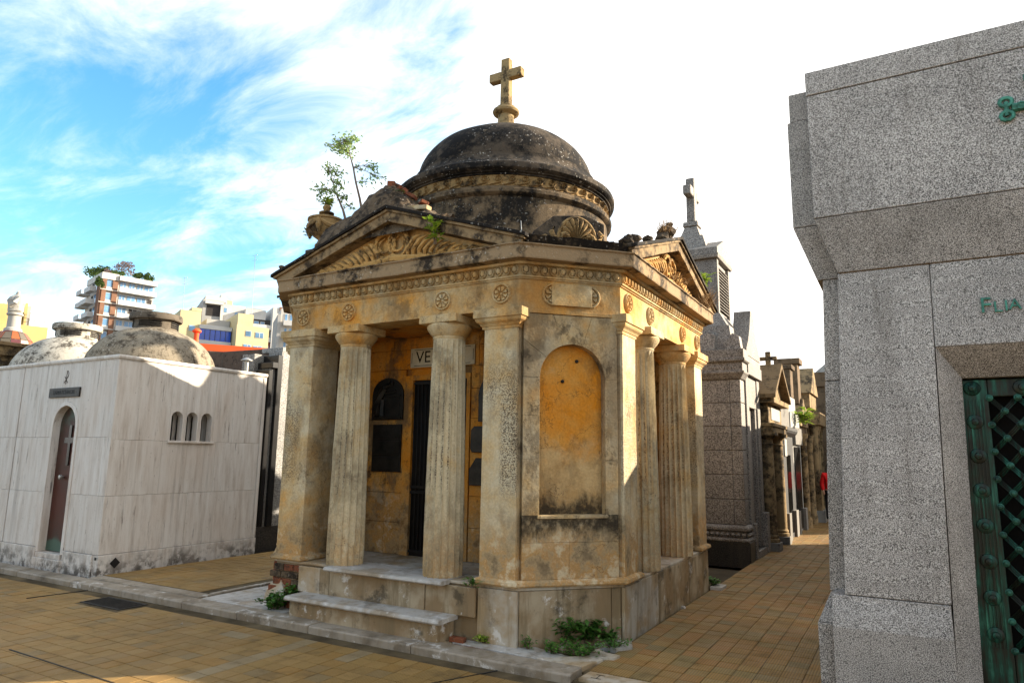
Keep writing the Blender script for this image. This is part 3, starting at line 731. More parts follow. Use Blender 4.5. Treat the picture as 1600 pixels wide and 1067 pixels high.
# columns
FL = []
def column():
    b = MB(); nf = 18; sub = 8; n = nf*sub; rings = 26
    for i in range(rings+1):
        t = i/rings; z = .5 + (2.80-.5)*t; r = .196*(1-.165*t - .03*math.sin(PI*t)*-1)
        dep = .032*(1 - max(0, (t-.975)/.025)**2)
        for j in range(n):
            a = 2*PI*j/n; ph = (j % sub)/sub; fl = math.sqrt(max(0, 1-(2*ph-1)**2))
            rr = r - dep*fl; rr += mn.noise(Vector((math.cos(a)*2, math.sin(a)*2, z*3)))*.003 + mn.noise(Vector((math.cos(a)*7, math.sin(a)*7, z*11)))*.0025
            if t == 0: rr -= .004
            b.v.append(Vector((rr*math.cos(a), rr*math.sin(a), z-.5))); FL.append(fl)
    for i in range(rings):
        for j in range(n):
            j2 = (j+1) % n; b.f.append([i*n+j, i*n+j2, (i+1)*n+j2, (i+1)*n+j]); b.sm.append(False)
    b.f.append(list(range(n))[::-1]); b.sm.append(False)
    return b
def col_cap():
    b = MB().lathe([(.150,2.795),(.166,2.797),(.170,2.812),(.166,2.824),(.172,2.828),(.205,2.868),(.226,2.9),(.232,2.925),(.224,2.945),(.18,2.947)], (0,0,0), 40)
    b.v = [v-Vector((0,0,.5)) for v in b.v]; return b
cols = []
c0 = None
for k in range(4):
    for sx in (-1, 1):
        P = Matrix.Rotation(k*PI/2, 3, 'Z') @ Vector((sx*.632, -H+.145, .5))
        if c0 is None:
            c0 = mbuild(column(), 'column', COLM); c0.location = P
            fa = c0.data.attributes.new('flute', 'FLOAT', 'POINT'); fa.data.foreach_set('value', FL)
            cc = col_cap().build('capital', CAPM, c0, local=True)
            ab = MB().box(-.225,.225,-.225,.225,2.447,2.528).rough(.006, 6, 4).build('abacus', CAPM, c0, .006, local=True)
        else:
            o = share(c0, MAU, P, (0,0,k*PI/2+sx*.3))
            cq = share(cc, o)
            aq = share(ab, o, (0,0,0), (0,0,-sx*.3))
# back wall of the front portico: ashlar blocks, door, plaques, name sign
WY = -IN
DL, DR, DT = -.47, .30, 2.52
rows = [.5, .86, 1.20, 1.44, 1.76, 2.06, 2.40, 2.66, 2.9, 3.02]
ra = random.Random(21)
def ashlar(side):
    for r in range(len(rows)-1):
        z0, z1 = rows[r], rows[r+1]
        if z0 < DT-.1:
            segs = [(-RS+.004, DL-.12), (DR+.052, RS-.004)]
        else: segs = [(-RS+.004, -.80), (-.80, -.2), (-.2, .45), (.45, RS-.004)]
        for (a_, b_) in segs:
            if z0 < DT-.1 and r % 2 == 0 and b_-a_ > .5: parts_ = [(a_, a_+.42), (a_+.42, b_)]
            else: parts_ = [(a_, b_)]
            for (p, q_) in parts_:
                m = MB().box(p+.0025, q_-.0025, WY-.03-ra.uniform(0,.003), WY-.001, z0+.0025, z1-.0025)
                o = mbuild(m, 'ashlar_block', OCHRE, bevel=.003)
                if side: o.rotation_euler.z = PI/2
ashlar(0); ashlar(1)
for side in (0, 1):
    for m, nme, mt in ((MB().box(DL-.118, DL, WY-.05, WY-.001, .5, DT+.06).box(DR, DR+.05, WY-.05, WY-.001, .5, DT+.06).box(DL, DR, WY-.05, WY-.001, DT, DT+.06), 'door_surround', OCHRE),):
        o = mbuild(m, nme, mt, bevel=.004); o.rotation_euler.z = side*PI/2
    dr_ = mbuild(MB().box(DL, DR, WY-.012, WY-.002, .5, DT), 'door', DOORIR); dr_.rotation_euler.z = side*PI/2
    mid = (DL+DR)/2
    for x in [DL+.03+i*.055 for i in range(14)]:
        if x < DR-.01: MB().tube([(x,WY-.03,.56),(x,WY-.03,DT-.04)], .008, 5).build('bar', DOORIR, dr_, local=True)
    for z in (.54, 1.2, 1.26, DT-.05): MB().box(DL+.01, DR-.01, WY-.042, WY-.02, z, z+.03).build('rail', DOORIR, dr_, local=True)
    MB().box(mid-.02, mid+.02, WY-.044, WY-.016, .53, DT-.02).build('stile', DOORIR, dr_, local=True)
# bronze plaques
def plq(name, pts, d, lab=None):
    o = mbuild(MB().extr(pts, (0, WY-.031, 0), (1,0,0), (0,0,1), (0,-d,0)), name, BRONZE, bevel=.004)
    if lab: o['label'] = lab
    return o
ax0, ax1, az0, az1 = -1.09, -.61, 2.06, 2.36; acx = (ax0+ax1)/2; ar = (ax1-ax0)/2
pa = plq('relief_plaque', [(ax0,az0),(ax1,az0),(ax1,az1)] + [(acx+ar*math.cos(t), az1+ar*.86*math.sin(t)) for t in [PI*j/14 for j in range(1, 14)]] + [(ax0,az1)], .025, 'arched dark bronze relief plaque with a mourning figure')
fig = MB(); y = WY-.058
for pts, rad in (([(-1.0,2.12),(-.99,2.24),(-.95,2.36),(-.9,2.44)], [.05,.06,.06,.045]), ([(-.9,2.44),(-.84,2.47),(-.78,2.47)], [.035,.03,.022]), ([(-.95,2.4),(-.86,2.38),(-.76,2.39),(-.72,2.41)], [.03,.026,.022,.02]), ([(-.97,2.15),(-1.03,2.1),(-1.05,2.09)], [.05,.035,.02]), ([(-.93,2.3),(-.93,2.2),(-.92,2.1)], [.05,.045,.05])):
    fig.tube([(x_, y+.01, z_) for x_, z_ in pts], rad, 7)
fig.lathe([(0,-.045),(.03,-.034),(.042,0),(.03,.034),(0,.045)], (-.79, y+.006, 2.5), 10)
fig.build('mourning_figure', BRONZE, pa, local=True)
MB().box(-.86,-.66,y-.004,y+.03,2.1,2.33).box(-.88,-.64,y-.012,y+.03,2.33,2.355).box(-1.07,-.63,y-.01,y+.03,2.07,2.095).build('pedestal_relief', BRONZE, pa, local=True, bevel=.004)
pb = plq('tablet_plaque', [(-1.06,1.44),(-.62,1.44),(-.62,2.0),(-1.06,2.0)], .022, 'dark rectangular bronze plaque in three panels')
for z in (1.455, 1.645, 1.83): MB().box(-1.045,-.635,WY-.062,WY-.052,z,z+.155).build('panel', BRONZE, pb, .004, local=True)
plq('tablet_plaque', [(.47,2.02),(.93,2.02),(.93,2.32)] + [(.70+.23*math.cos(t), 2.32+.23*math.sin(t)) for t in [PI*j/10 for j in range(1, 10)]] + [(.47,2.32)], .03)
plq('tablet_plaque', [(.395,1.68),(.93,1.68),(.95,1.72),(.95,1.94),(.91,1.97),(.42,1.97),(.38,1.93),(.375,1.72)], .03)
plq('tablet_plaque', [(.365,1.32),(.9,1.32),(.9,1.5),(.86,1.6),(.45,1.62),(.41,1.56),(.365,1.5)], .03)
sg = mbuild(MB().box(-.52, .40, WY-.05, WY-.031, 2.675, 2.905), 'name_sign', plain('sign_marble', S(196,188,166), .6, .3, .08, 6), bevel=.004)
sg['label'] = 'cream marble name sign above the door with black letters'
BLK = plain('black_lettering', S(24,22,20), .7, .2, .1)
bw = .006
fr = MB().box(-.465,.345,WY-.0515,WY-.049,2.692,2.698).box(-.465,.345,WY-.0515,WY-.049,2.882,2.888).box(-.503,-.497,WY-.0515,WY-.049,2.725,2.855).box(.377,.383,WY-.0515,WY-.049,2.725,2.855)
fr.build('border_line', BLK, sg, local=True)
text_mesh('lettering', 'VE', .2, BLK, sg, MC + Vector((-.44, WY-.0512, 2.79)), (1,0,0), (0,0,1), .001, None, 'LEFT')
# fallen marble piece on the floor inside
mbuild(MB().box(.86,1.12,-1.75,-1.62,.505,.53).rough(.01, 9), 'loose_slab', MARBW)
# ---------------------------------------------------------------- entablature
ENT = mbuild(MB().sweep([(-.30,3.03),(0,3.03),(0,3.315),(-.30,3.315)], octo(-.012), True, .25), 'frieze', FRIEZE)
mbuild(MB().prism(octo(-.2), 3.05, 3.3), 'ceiling_slab', OCHRE)
mo = [(0,3.315),(.014,3.315),(.016,3.328),(.03,3.330),(.034,3.346),(.012,3.352),(.014,3.446),(.062,3.450),(.066,3.472),(-.1,3.472),(-.1,3.315)]
mbuild(MB().sweep(mo, octo(-.012), True, .2), 'bed_moulding', CAPM)
co = [(-.2,3.472),(.168,3.476),(.172,3.488),(.172,3.592),(.176,3.600),(.19,3.606),(.19,3.618),(-.2,3.618)]
mbuild(MB().sweep(co, octo(-.012), True, .06).rough(.006, 5, 2), 'corona', CORN)
# gutter only along the chamfered corners (the long sides carry pediments)
gp = [(.0,3.616),(.185,3.618),(.196,3.634),(.212,3.668),(.222,3.69),(.0,3.70)]
def diagp(k): o = octo(-.012); return [o[(2*k+1) % 8], o[(2*k+2) % 8]]
gu = mbuild(MB().sweep(gp, diagp(0), False, .05).rough(.010, 7, 2), 'gutter', CORN2)
for k in (1, 2, 3): spin(gu, k)
mbuild(MB().prism(octo(-.02), 3.56, 3.66), 'roof_slab', DOME)
# egg-and-dart: one egg per piece
eg = MB()
for i, (r, y) in enumerate(((.027, -.004), (.0275, .016), (.022, .032), (.012, .041), (.001, .043))):
    for j in range(8):
        a = 2*PI*j/8; eg.v.append(Vector((r*math.cos(a), -y, r*1.35*math.sin(a)+.004)))
for i in range(4):
    for j in range(8):
        j2 = (j+1) % 8; eg.f.append([i*8+j, i*8+j2, (i+1)*8+j2, (i+1)*8+j]); eg.sm.append(True)
for sgn in (-1, 1): # rim of the shell
    for j in range(4):
        a0 = -PI/2 + sgn*(j*PI/4.6); a1 = -PI/2 + sgn*((j+1)*PI/4.6)
        q = [Vector((rr*math.cos(a), yy, rr*1.25*math.sin(a)+.004)) for a in (a0, a1) for rr, yy in ((.034, .004), (.035, -.024), (.040, -.024), (.041, .004))]
        eg.add(q, [(0,1,5,4),(1,2,6,5),(2,3,7,6)])
egme = eg.mesh('egg'); egme.materials.append(CAPM)
def eggs(O, U, Nn, Lgt):
    n = int(Lgt/.088); s = Lgt/n
    ang = math.atan2(U.y, U.x)
    for i in range(n):
        p = O + U*(s*(i+.5)) + Nn*.014 + Vector((0,0,3.398))
        e = bpy.data.objects.new('egg', egme); COL.objects.link(e); e.parent = MAU; e.location = p; e.rotation_euler = (R(-4), 0, ang)
oc = [Vector(p+(0,)) for p in octo(-.012)]
for i in (0, 1, 2, 7):
    a_, b_ = oc[i], oc[(i+1) % 8]; U = (b_-a_).normalized(); eggs(a_, U, Vector((U.y,-U.x,0)), (b_-a_).length)
# rosettes on the frieze
def rosette():
    b = MB(); n = 28
    for i in range(n):
        a0, a1 = 2*PI*i/n, 2*PI*(i+1)/n
        q = [Vector((r*math.cos(a), y, r*math.sin(a))) for a in (a0, a1) for r, y in ((.1,0),(.098,-.022),(.091,-.028),(.083,-.022),(.081,0))]
        b.add(q, [(0,1,6,5),(1,2,7,6),(2,3,8,7),(3,4,9,8)], True)
    for i in range(8):
        a = 2*PI*(i+.5)/8; d = Vector((math.cos(a), 0, math.sin(a))); t = Vector((-math.sin(a), 0, math.cos(a)))
        q = [d*.016, d*.040+t*.011, d*.064+t*.0195, d*.073+t*.010, d*.075, d*.073-t*.010, d*.064-t*.0195, d*.040-t*.011]; n_ = len(q); yv = Vector((0,-.024,0)); ctr = d*.048
        b.add([p.copy() for p in q] + [ctr + (p-ctr)*.86 + yv for p in q] + [ctr + Vector((0,-.014,0))], [(k, (k+1) % n_, n_+(k+1) % n_, n_+k) for k in range(n_)] + [(n_+k, n_+(k+1) % n_, 2*n_) for k in range(n_)])
    b.lathe([(.014,0),(.012,.012),(0,.016)], (0,0,0), 8)
    for v in b.v[-24:]: v.y, v.z = -v.z, v.y
    return b
ro = mbuild(rosette(), 'rosette', CAPM); ro.location = (-PX, -H+.012, 3.185)
first = True
for k in range(2):
    for x in (-PX, -.632, .632, PX):
        P = Matrix.Rotation(k*PI/2, 3, 'Z') @ Vector((x, -H+.012, 3.185))
        if first: first = False; continue
        share(ro, MAU, P, (0,0,k*PI/2))
# tablet with half rosettes on the near corner
cc_ = (oc[1]+oc[2])/2; CA = PI/4
for s_ in (-1, 1):
    r2 = share(ro, MAU, cc_ + CU*(s_*.185) + CN*.0 + Vector((0,0,3.178)), (0,0,CA), (1.12,1,1.12))
mbuild(MB().frame(cc_, CU, (0,0,1), CN, -.205, .205, 3.072, 3.285, -.01, .03), 'frieze_tablet', CAPM, bevel=.004)
# ---------------------------------------------------------------- pediments
def chev(t0, t1, X, zb, za):
    """roof chevron band between vertical offsets"""
    return [(-X, zb+t0), (0, za+t0), (X, zb+t0), (X, zb+t1), (0, za+t1), (-X, zb+t1)]
ZB, ZA = 3.690, 4.235
def pediment(k):
    objs = []
    yf = -H-.165
    m = MB()
    # corona of the rake, subdivided for wear
    def band(X, t0, t1, y0, y1, seed, mat, name):
        b = MB(); n = 20
        def zz(x, t): return ZA + (ZB-ZA)*abs(x)/1.66 + t
        for i in range(2*n+1):
            x = X*(i-n)/n
            for (t, y) in ((t0, y0), (t0, y1), (t1, y1), (t1, y0)): b.v.append(Vector((x, y, max(3.616, zz(x, t)))))
        for i in range(2*n):
            for j in range(4):
                j2 = (j+1) % 4; b.f.append([i*4+j, i*4+j2, (i+1)*4+j2, (i+1)*4+j]); b.sm.append(False)
        b.f.append([3,2,1,0]); b.sm.append(False); e = 2*n*4; b.f.append([e,e+1,e+2,e+3]); b.sm.append(False)
        b.rough(.006, 5, seed); return mbuild(b, name, mat, bevel=.006)
    objs.append(band(1.64, -.155, -.05, yf+.005, -H+.35, 1, PEDI, 'raking_corona'))
    objs.append(band(1.665, -.052, -.022, yf-.022, -H+.35, 2, PEDI, 'raking_fillet'))
    objs.append(band(1.69, -.024, .012, yf-.045, -H+.38, 3, CORN2 if k == 0 else CORN, 'raking_cymatium'))
    objs.append(mbuild(MB().extr([(-1.5,3.62),(1.5,3.62),(0,4.11)], (0,-H+.0,0), (1,0,0), (0,0,1), (0,.05,0)), 'tympanum', FRIEZE))
    objs.append(mbuild(MB().extr([(-1.64,3.60),(1.64,3.60),(1.64,3.66),(0,4.21),(-1.64,3.66)], (0,-H+.06,0), (1,0,0), (0,0,1), (0,1.15,0)).rough(.01, 3, 7), 'gable_roof', DOME))
    # carved wreath and acanthus
    b = MB(); y0 = -H-.012; rr = random.Random(4)
    def curl(cx, cz, rad, a0, a1, w, n=9):
        pts = []; 
        for i in range(n): 
            a = a0+(a1-a0)*i/(n-1); pts.append((cx+rad*math.cos(a), y0-.025*math.sin(PI*i/(n-1))-.01, cz+rad*1.05*math.sin(a)))
        b.tube(pts, [w*(.45+.55*math.sin(PI*(i+.6)/n)) for i in range(n)], 6)
    for cx, rad in ((-.12,.13),(.06,.13)):
        curl(cx, 3.86, rad, R(-80), R(270), .026, 16); curl(cx, 3.86, rad*.62, R(100), R(420), .018, 12)
    for s_ in (-1, 1):
        for i in range(9):
            x = s_*(.24+i*.075); h = .30*(1-i/10.5)
            pts = [(x-s_*.06, y0-.005, 3.64), (x-s_*.03, y0-.045, 3.64+h*.45), (x+s_*.05, y0-.05, 3.64+h*.8), (x+s_*.12, y0-.03, 3.64+h*.92)]
            b.tube(pts, [.014,.03*(1-i*.05),.026*(1-i*.05),.008], 6)
        for i in range(7):
            x = s_*(.15+i*.13)
            b.tube([(x, y0-.02, 3.655), (x+s_*.09, y0-.05, 3.675+.012*(i%2)), (x+s_*.2, y0-.02, 3.655)], [.012,.03,.01], 6)
    b.tube([(-1.0,y0-.01,3.64),(-.5,y0-.04,3.65),(0,y0-.055,3.69),(.5,y0-.04,3.65),(1.0,y0-.01,3.64)], [.012,.03,.04,.03,.012], 6)
    b.rough(.007, 14, 3)
    objs.append(mbuild(b, 'wreath_relief', RELIEF))
    return objs
ped = pediment(0)
for k in (1, 2, 3):
    for o in ped:
        if k > 1 and o.name.startswith('wreath'): continue
        spin(o, k)
# ---------------------------------------------------------------- drum, dome, cross
mbuild(MB().lathe([(1.445,3.6),(1.445,3.80),(1.415,3.83),(1.405,4.66),(1.44,4.675),(1.465,4.695),(1.47,4.735),(1.45,4.75),(1.452,4.768),(1.43,4.776),(1.408,4.78)], n=96), 'drum', DRUM)
mbuild(MB().lathe([(1.405,4.77),(1.405,4.935)], n=96, cap=False), 'scroll_band', SCROLL)
mbuild(MB().lathe([(1.39,4.918),(1.425,4.921),(1.428,4.938),(1.455,4.945),(1.46,4.956),(1.49,4.968),(1.508,4.985),(1.512,5.03),(1.502,5.055),(1.465,5.075),(1.40,5.11),(1.335,5.165),(1.292,5.225),(1.276,5.258),(1.276,5.268),(1.262,5.276),(1.262,5.30),(1.25,5.306),(1.215,5.308),(1.212,5.298),(1.19,5.29)], n=96).rough(.006, 4, 5), 'dome_cornice', DOME)
dp = []
for i in range(25):
    a = PI/2*i/24; dp.append((1.21*max(0, math.cos(a))**.85, 5.298 + .752*math.sin(a)))
mbuild(MB().lathe(dp, n=96).rough(.008, 2.5, 2), 'dome', DOME)
# running scroll, one wave per piece
def scroll():
    b = MB(); pts = []
    for i in range(11):
        t = i/10; a = R(-60) + t*R(500); r = .066*(1-.80*t); pts.append((r*math.cos(a)+.02, r*math.sin(a)+.018))
    pts = [(-.10,-.085), (-.035,-.066)] + pts
    w = [.011,.014] + [.016*(1-.35*i/10) for i in range(11)]
    for i, (x, z) in enumerate(pts):
        x0, z0 = pts[max(0,i-1)]; x1, z1 = pts[min(len(pts)-1,i+1)]; d = Vector((x1-x0, z1-z0)).normalized(); nn = Vector((-d.y, d.x))
        b.v += [Vector((x+nn.x*w[i], 0, z+nn.y*w[i])), Vector((x, -.024, z)), Vector((x-nn.x*w[i], 0, z-nn.y*w[i]))]
    for i in range(len(pts)-1):
        b.f += [[i*3, i*3+3, i*3+4, i*3+1], [i*3+1, i*3+4, i*3+5, i*3+2]]; b.sm += [True, True]
    b.add([(.03,0,-.09),(.075,0,-.03),(.098,0,-.09),(.07,-.018,-.07)], [(0,1,3),(1,2,3),(2,0,3)])
    return b
NS = 54
sc0 = mbuild(scroll(), 'wave_scroll', SCROLL)
for i in range(NS):
    a = -PI/2 + 2*PI*i/NS; P = Vector((1.406*math.cos(a), 1.406*math.sin(a), 4.853))
    if i == 0: sc0.location = P; sc0.rotation_euler = (0, 0, a+PI/2); sc0.scale = (.86, 1, .74)
    else: share(sc0, MAU, P, (0, 0, a+PI/2), (.86, 1, .74))
cr = mbuild(MB().lathe([(.34,5.99),(.30,6.05),(.20,6.10),(.14,6.18),(.118,6.30),(.112,6.40),(.15,6.412),(.182,6.43),(.192,6.455),(.182,6.48),(.15,6.50),(.135,6.505),(.135,6.525),(.0,6.53)], n=32), 'finial_base', CROSSM)
mbuild(MB().taper(-.072,.072,-.058,.058,6.52, -.066,.066,-.055,.055,7.27).box(-.262,-.0655,-.056,.056,6.955,7.085).box(.0655,.262,-.056,.056,6.955,7.085), 'cross', CROSSM, bevel=.012)
# block and shell antefix over the near corner
gy = (oc[1]+oc[2])/2
def antefix(k):
    Rm = Matrix.Rotation(k*PI/2, 3, 'Z'); G = Rm@gy; U = Rm@CU; Nn = Rm@CN
    blk = mbuild(MB().extr([(-.42,3.68),(.40,3.68),(.40,3.98),(.2,4.06),(-.14,4.02),(-.34,3.84)], G - Nn*.32, U, (0,0,1), Nn*.22).rough(.02, 4, k), 'corner_block', DOME, bevel=.012)
    b = MB(); O = G + U*.06 + Nn*-.02 + Vector((0,0,3.70))
    F = lambda u, z, d: O + U*u*.8 + Nn*d + Vector((0,0,z*.86))
    for i in range(9):
        a = R(12 + i*19.5); d = Vector((math.cos(a), math.sin(a)))
        p0 = (d.x*.03, .05 + d.y*.03); p1 = (d.x*.20, .06 + d.y*.245); nrm = Vector((-d.y, d.x)); w = .040
        q = [F(p0[0], p0[1], .03), F(p1[0]+nrm.x*w, p1[1]+nrm.y*w, .015), F(p1[0]+d.x*.022, p1[1]+d.y*.022, .03), F(p1[0]-nrm.x*w, p1[1]-nrm.y*w, .015), F((p0[0]+p1[0])/2, (p0[1]+p1[1])/2, .065), F(p1[0]*.95, p1[1]*.95, .06)]
        b.add(q, [(0,1,4),(0,4,3),(1,5,4),(4,5,3),(1,2,5),(5,2,3)])
    rim = [F(.245*math.cos(R(t)), .05+.27*math.sin(R(t)), .02) for t in range(0, 181, 12)]
    b.tube(rim, .018, 6)
    for s_ in (-1, 1):
        sp = [F(s_*(.155 + .085*(1-t/11*.8)*math.cos(R(200+t*48))*1.0), .065 + .085*(1-t/11*.8)*math.sin(R(200+t*48)), .04) for t in range(11)]
        b.tube(sp, [.02]*11, 6)
        b.tube([F(s_*.24,.03,.02),F(s_*.31,.06,.02),F(s_*.33,.13,.02),F(s_*.29,.19,.01)], [.03,.035,.028,.012], 6)
    b.tube([F(-.55,.0,.03),F(-.42,.05,.03),F(-.30,.02,.03)], [.012,.035,.02], 6); b.tube([F(.3,.0,.03),F(.40,.05,.03),F(.48,.01,.03)], [.012,.03,.012], 6)
    ply = [F(.235*math.cos(R(t)), .04+.265*math.sin(R(t)), 0) for t in range(0, 181, 15)]
    n = len(ply); b.add(ply + [p - Nn*.07 for p in ply], [tuple(range(n)), tuple(range(2*n-1, n-1, -1))] + [(i, i+1, n+i+1, n+i) for i in range(n-1)])
    mbuild(b, 'shell_antefix', SCROLL)
antefix(0)
# loose rubble on the roof edges
def rock(c, r, seed, mat=RUBBLE, name='rubble_stone', sq=.7):
    bm = bmesh.new(); bmesh.ops.create_icosphere(bm, subdivisions=2, radius=1)
    b = MB(); b.v = [Vector((v.co.x*r, v.co.y*r*.9, v.co.z*r*sq)) for v in bm.verts]; b.f = [[v.index for v in f.verts] for f in bm.faces]; b.sm = [False]*len(b.f); bm.free()
    for v in b.v:
        q = mn.noise_vector(v*(2.2/r) + Vector((seed*5.3, seed, 0)))
        v += q*r*.45
    b.v = [v + Vector(c) for v in b.v]
    return mbuild(b, name, mat)
# urn on the left front shoulder
uo = atY(508, 372, .35); UL = Vector((uo.x-MC.x, .35-MC.y, 0))
up = [(.0,3.66),(.10,3.66),(.10,3.76),(.075,3.78),(.06,3.82),(.075,3.85),(.12,3.90),(.165,3.98),(.178,4.08),(.172,4.14),(.185,4.15),(.185,4.175),(.16,4.19),(.09,4.215),(.05,4.235),(.045,4.26),(.075,4.275),(.078,4.295),(.045,4.31),(.03,4.33),(.038,4.36),(.045,4.39),(.03,4.425),(0,4.43)]
uz_ = lambda z: 4.13 + (z-3.72)*.78
up = [(r*1.2, uz_(z)) for r, z in up]
mbuild(MB().box(UL.x-.16, UL.x+.16, UL.y-.16, UL.y+.16, 3.6, 4.085), 'urn_pedestal', DOME, bevel=.01)
U0 = mbuild(MB().lathe(up, UL, 28).rough(.004, 8, 1), 'urn', SCROLL)
sw = MB()
for k in range(4):
    a0 = k*PI/2 + .4; pts = []
    for i in range(9):
        a = a0 + PI/2*i/8; q = math.sin(PI*i/8); pts.append((UL.x+.214*math.cos(a)*(1-.03*q), UL.y+.214*math.sin(a)*(1-.03*q), uz_(4.12-.10*q)))
    sw.tube(pts, [.014+.018*math.sin(PI*i/8) for i in range(9)], 6)
    sw.tube([(UL.x+.216*math.cos(a0), UL.y+.216*math.sin(a0), uz_(4.13)), (UL.x+.225*math.cos(a0), UL.y+.225*math.sin(a0), uz_(4.02)), (UL.x+.20*math.cos(a0), UL.y+.20*math.sin(a0), uz_(3.9))], [.028,.034,.012], 6)
sw.build('swag', SCROLL, U0, local=True)
def loc(px, py, Y): p = atY(px, py, Y); return p - MC
# ruined acroterion heap over the front gable
prof_ = [(540,356),(548,350),(560,343),(572,336),(582,328),(590,317),(600,306),(612,295),(625,299),(640,311),(655,322),(670,330),(690,337),(700,342)]
rid = [loc(px, py, .3) for px, py in prof_]
def rz_(x):
    if x <= rid[0].x: return rid[0].z
    for p, q in zip(rid, rid[1:]):
        if p.x <= x <= q.x: return p.z + (q.z-p.z)*(x-p.x)/(q.x-p.x)
    return rid[-1].z
mound = MB(); bm = bmesh.new(); bmesh.ops.create_grid(bm, x_segments=54, y_segments=22, size=1)
x0_, x1_ = rid[0].x-.05, rid[-1].x+.1
for v in bm.verts:
    u, w = (v.co.x+1)/2, v.co.y; x = x0_ + (x1_-x0_)*u; hh = rz_(x) - 3.95; f_ = max(0, 1-abs(w)**2.2)
    n_ = mn.noise(Vector((x*7, w*2.2, 1)))*.05 + mn.noise(Vector((x*19, w*6, 4)))*.035
    v.co = Vector((x + mn.noise(Vector((x*11, w*4, 9)))*.02, -H+.22 + w*.34, 3.95 + hh*f_ + n_*f_*(.4+f_)))
mound.v = [v.co.copy() for v in bm.verts]; mound.f = [[v.index for v in f.verts] for f in bm.faces]; mound.sm = [False]*len(mound.f); bm.free()
mbuild(mound, 'ruined_acroterion', RUBBLE)
def chunk(px, py, Y, sx, sy, sz, rz, mat, name='broken_brick', ry=0):
    p = loc(px, py, Y); b = MB().box(-sx,sx,-sy,sy,-sz,sz).rough(.008, 14, px)
    b.xf(Matrix.Translation(p) @ Matrix.Rotation(rz, 4, 'Z') @ Matrix.Rotation(ry, 4, 'Y')); return mbuild(b, name, mat, bevel=.006)
chunk(612, 289, .35, .045, .035, .035, .5, BRICK); chunk(624, 294, .42, .04, .05, .03, .2, BRICK, ry=.4); chunk(631, 299, .42, .03, .05, .025, 1.2, BRICK, ry=.6)
chunk(655, 326, .12, .13, .05, .024, .05, CAPM, 'broken_slab', .12); chunk(642, 306, .4, .07, .05, .02, .4, BRICK, ry=.5); chunk(662, 318, .3, .05, .05, .02, 1, BRICK, ry=.2)
for i, (px, py, Y, r) in enumerate(((556,343,.15,.07),(549,349,.12,.05),(568,338,.15,.06),(440,418,-.1,.035),(449,417,-.1,.03))): rock(loc(px, py, Y), r, i+1)
for i, (px, py, X, r) in enumerate(((980,378,.05,.09),(990,375,.1,.08),(1012,374,.05,.06),(1042,364,-.15,.12),(1036,372,-.1,.09),(1046,352,-.3,.05))):
    p = atX(px, py, X); rock(p - MC, r, i+11)
rock(gy + CU*.42 + Vector((0,0,3.72)) - CN*.02, .07, 31); rock(gy + CU*.34 + Vector((0,0,3.72)), .05, 32); rock(gy - CU*.5 + Vector((0,0,3.71)), .05, 33)
mbuild(MB().tube([loc(816,362,.3)-Vector((0,0,.1)), loc(814,345,.3)], .004, 5), 'rod', STEEL)
# ------------------------------------------------------------------ travertine tombs on the left
def arch_pts(cx, zs, r, n=12, flip=1): return [(cx + r*math.cos(PI*j/n), zs + flip*r*math.sin(PI*j/n)) for j in range(n+1)]
def dome_set(root, c, r, h, mat, z0=2.93):
    pr = []
    for i in range(17):
        a = R(4) + (PI/2-R(4))*i/16; pr.append((r*math.cos(a), z0 + h*math.sin(a)))
    MB().lathe(pr, (c[0], c[1], 0), 56).rough(.008, 3, c[0]).build('dome', mat, root)
    ln = MB().lathe([(.33,z0+h-.10),(.33,z0+h+.11)], (c[0], c[1], 0), 40).build('lantern', LCONC if mat is LDOME else LDOMEW, root)
    for k in range(4):
        for j in range(3):
            a = k*PI/2 + .2
            pts = [(c[0]+.338*math.cos(a+t*.12), c[1]+.338*math.sin(a+t*.12), z0+h+.0+j*.034) for t in range(0, 10)]
            MB().tube(pts, .011, 5).build('louvre', IRON, ln)
    MB().lathe([(.30,z0+h+.105),(.395,z0+h+.108),(.405,z0+h+.13),(.40,z0+h+.20),(.385,z0+h+.215),(0,z0+h+.225)], (c[0], c[1], 0), 40).rough(.005, 6, 2).build('lantern_cap', LCONC if mat is LDOME else LDOMEW, root)
WX, WYF, WYB, WH = -7.12, -.04, 2.52, 2.97
WT = empty('travertine_tomb', (-8.4, 1.24, 0), 'pale travertine tomb with arched copper door and three small arched windows', 'tomb')
XL = -9.66
# east wall (facing +X) with three arched openings; panels with joints
def panel(poly, O, U, N_, d, mat=TRAV, par=WT, name='wall_panel', bev=.002):
    return MB().extr(poly, Vector(O), U, (0,0,1), Vector(N_)*d).build(name, mat, par, bev)
j = .0015; wy = [0.88, 1.085, 1.29]; wr = .08; wz0, wzs = 1.80, 2.16
EO = (WX-.12, 0, 0)
def rect(a, b, c, d): return [(a+j, c+j), (b-j, c+j), (b-j, d-j), (a+j, d-j)]
YS = [WYF, .82, WYB]
for a, b in ((WYF, 1.2), (1.2, WYB)):
    panel(rect(a, b, .26, 1.03), EO, (0,1,0), (1,0,0), .12)
panel(rect(WYF, .72, 1.03, 1.79), EO, (0,1,0), (1,0,0), .12); panel(rect(.72, 1.62, 1.03, 1.79), EO, (0,1,0), (1,0,0), .12); panel(rect(1.62, WYB, 1.03, 1.79), EO, (0,1,0), (1,0,0), .12)
panel(rect(WYF, .80, 1.79, 2.90), EO, (0,1,0), (1,0,0), .12); panel(rect(1.55, WYB, 1.79, 2.90), EO, (0,1,0), (1,0,0), .12)
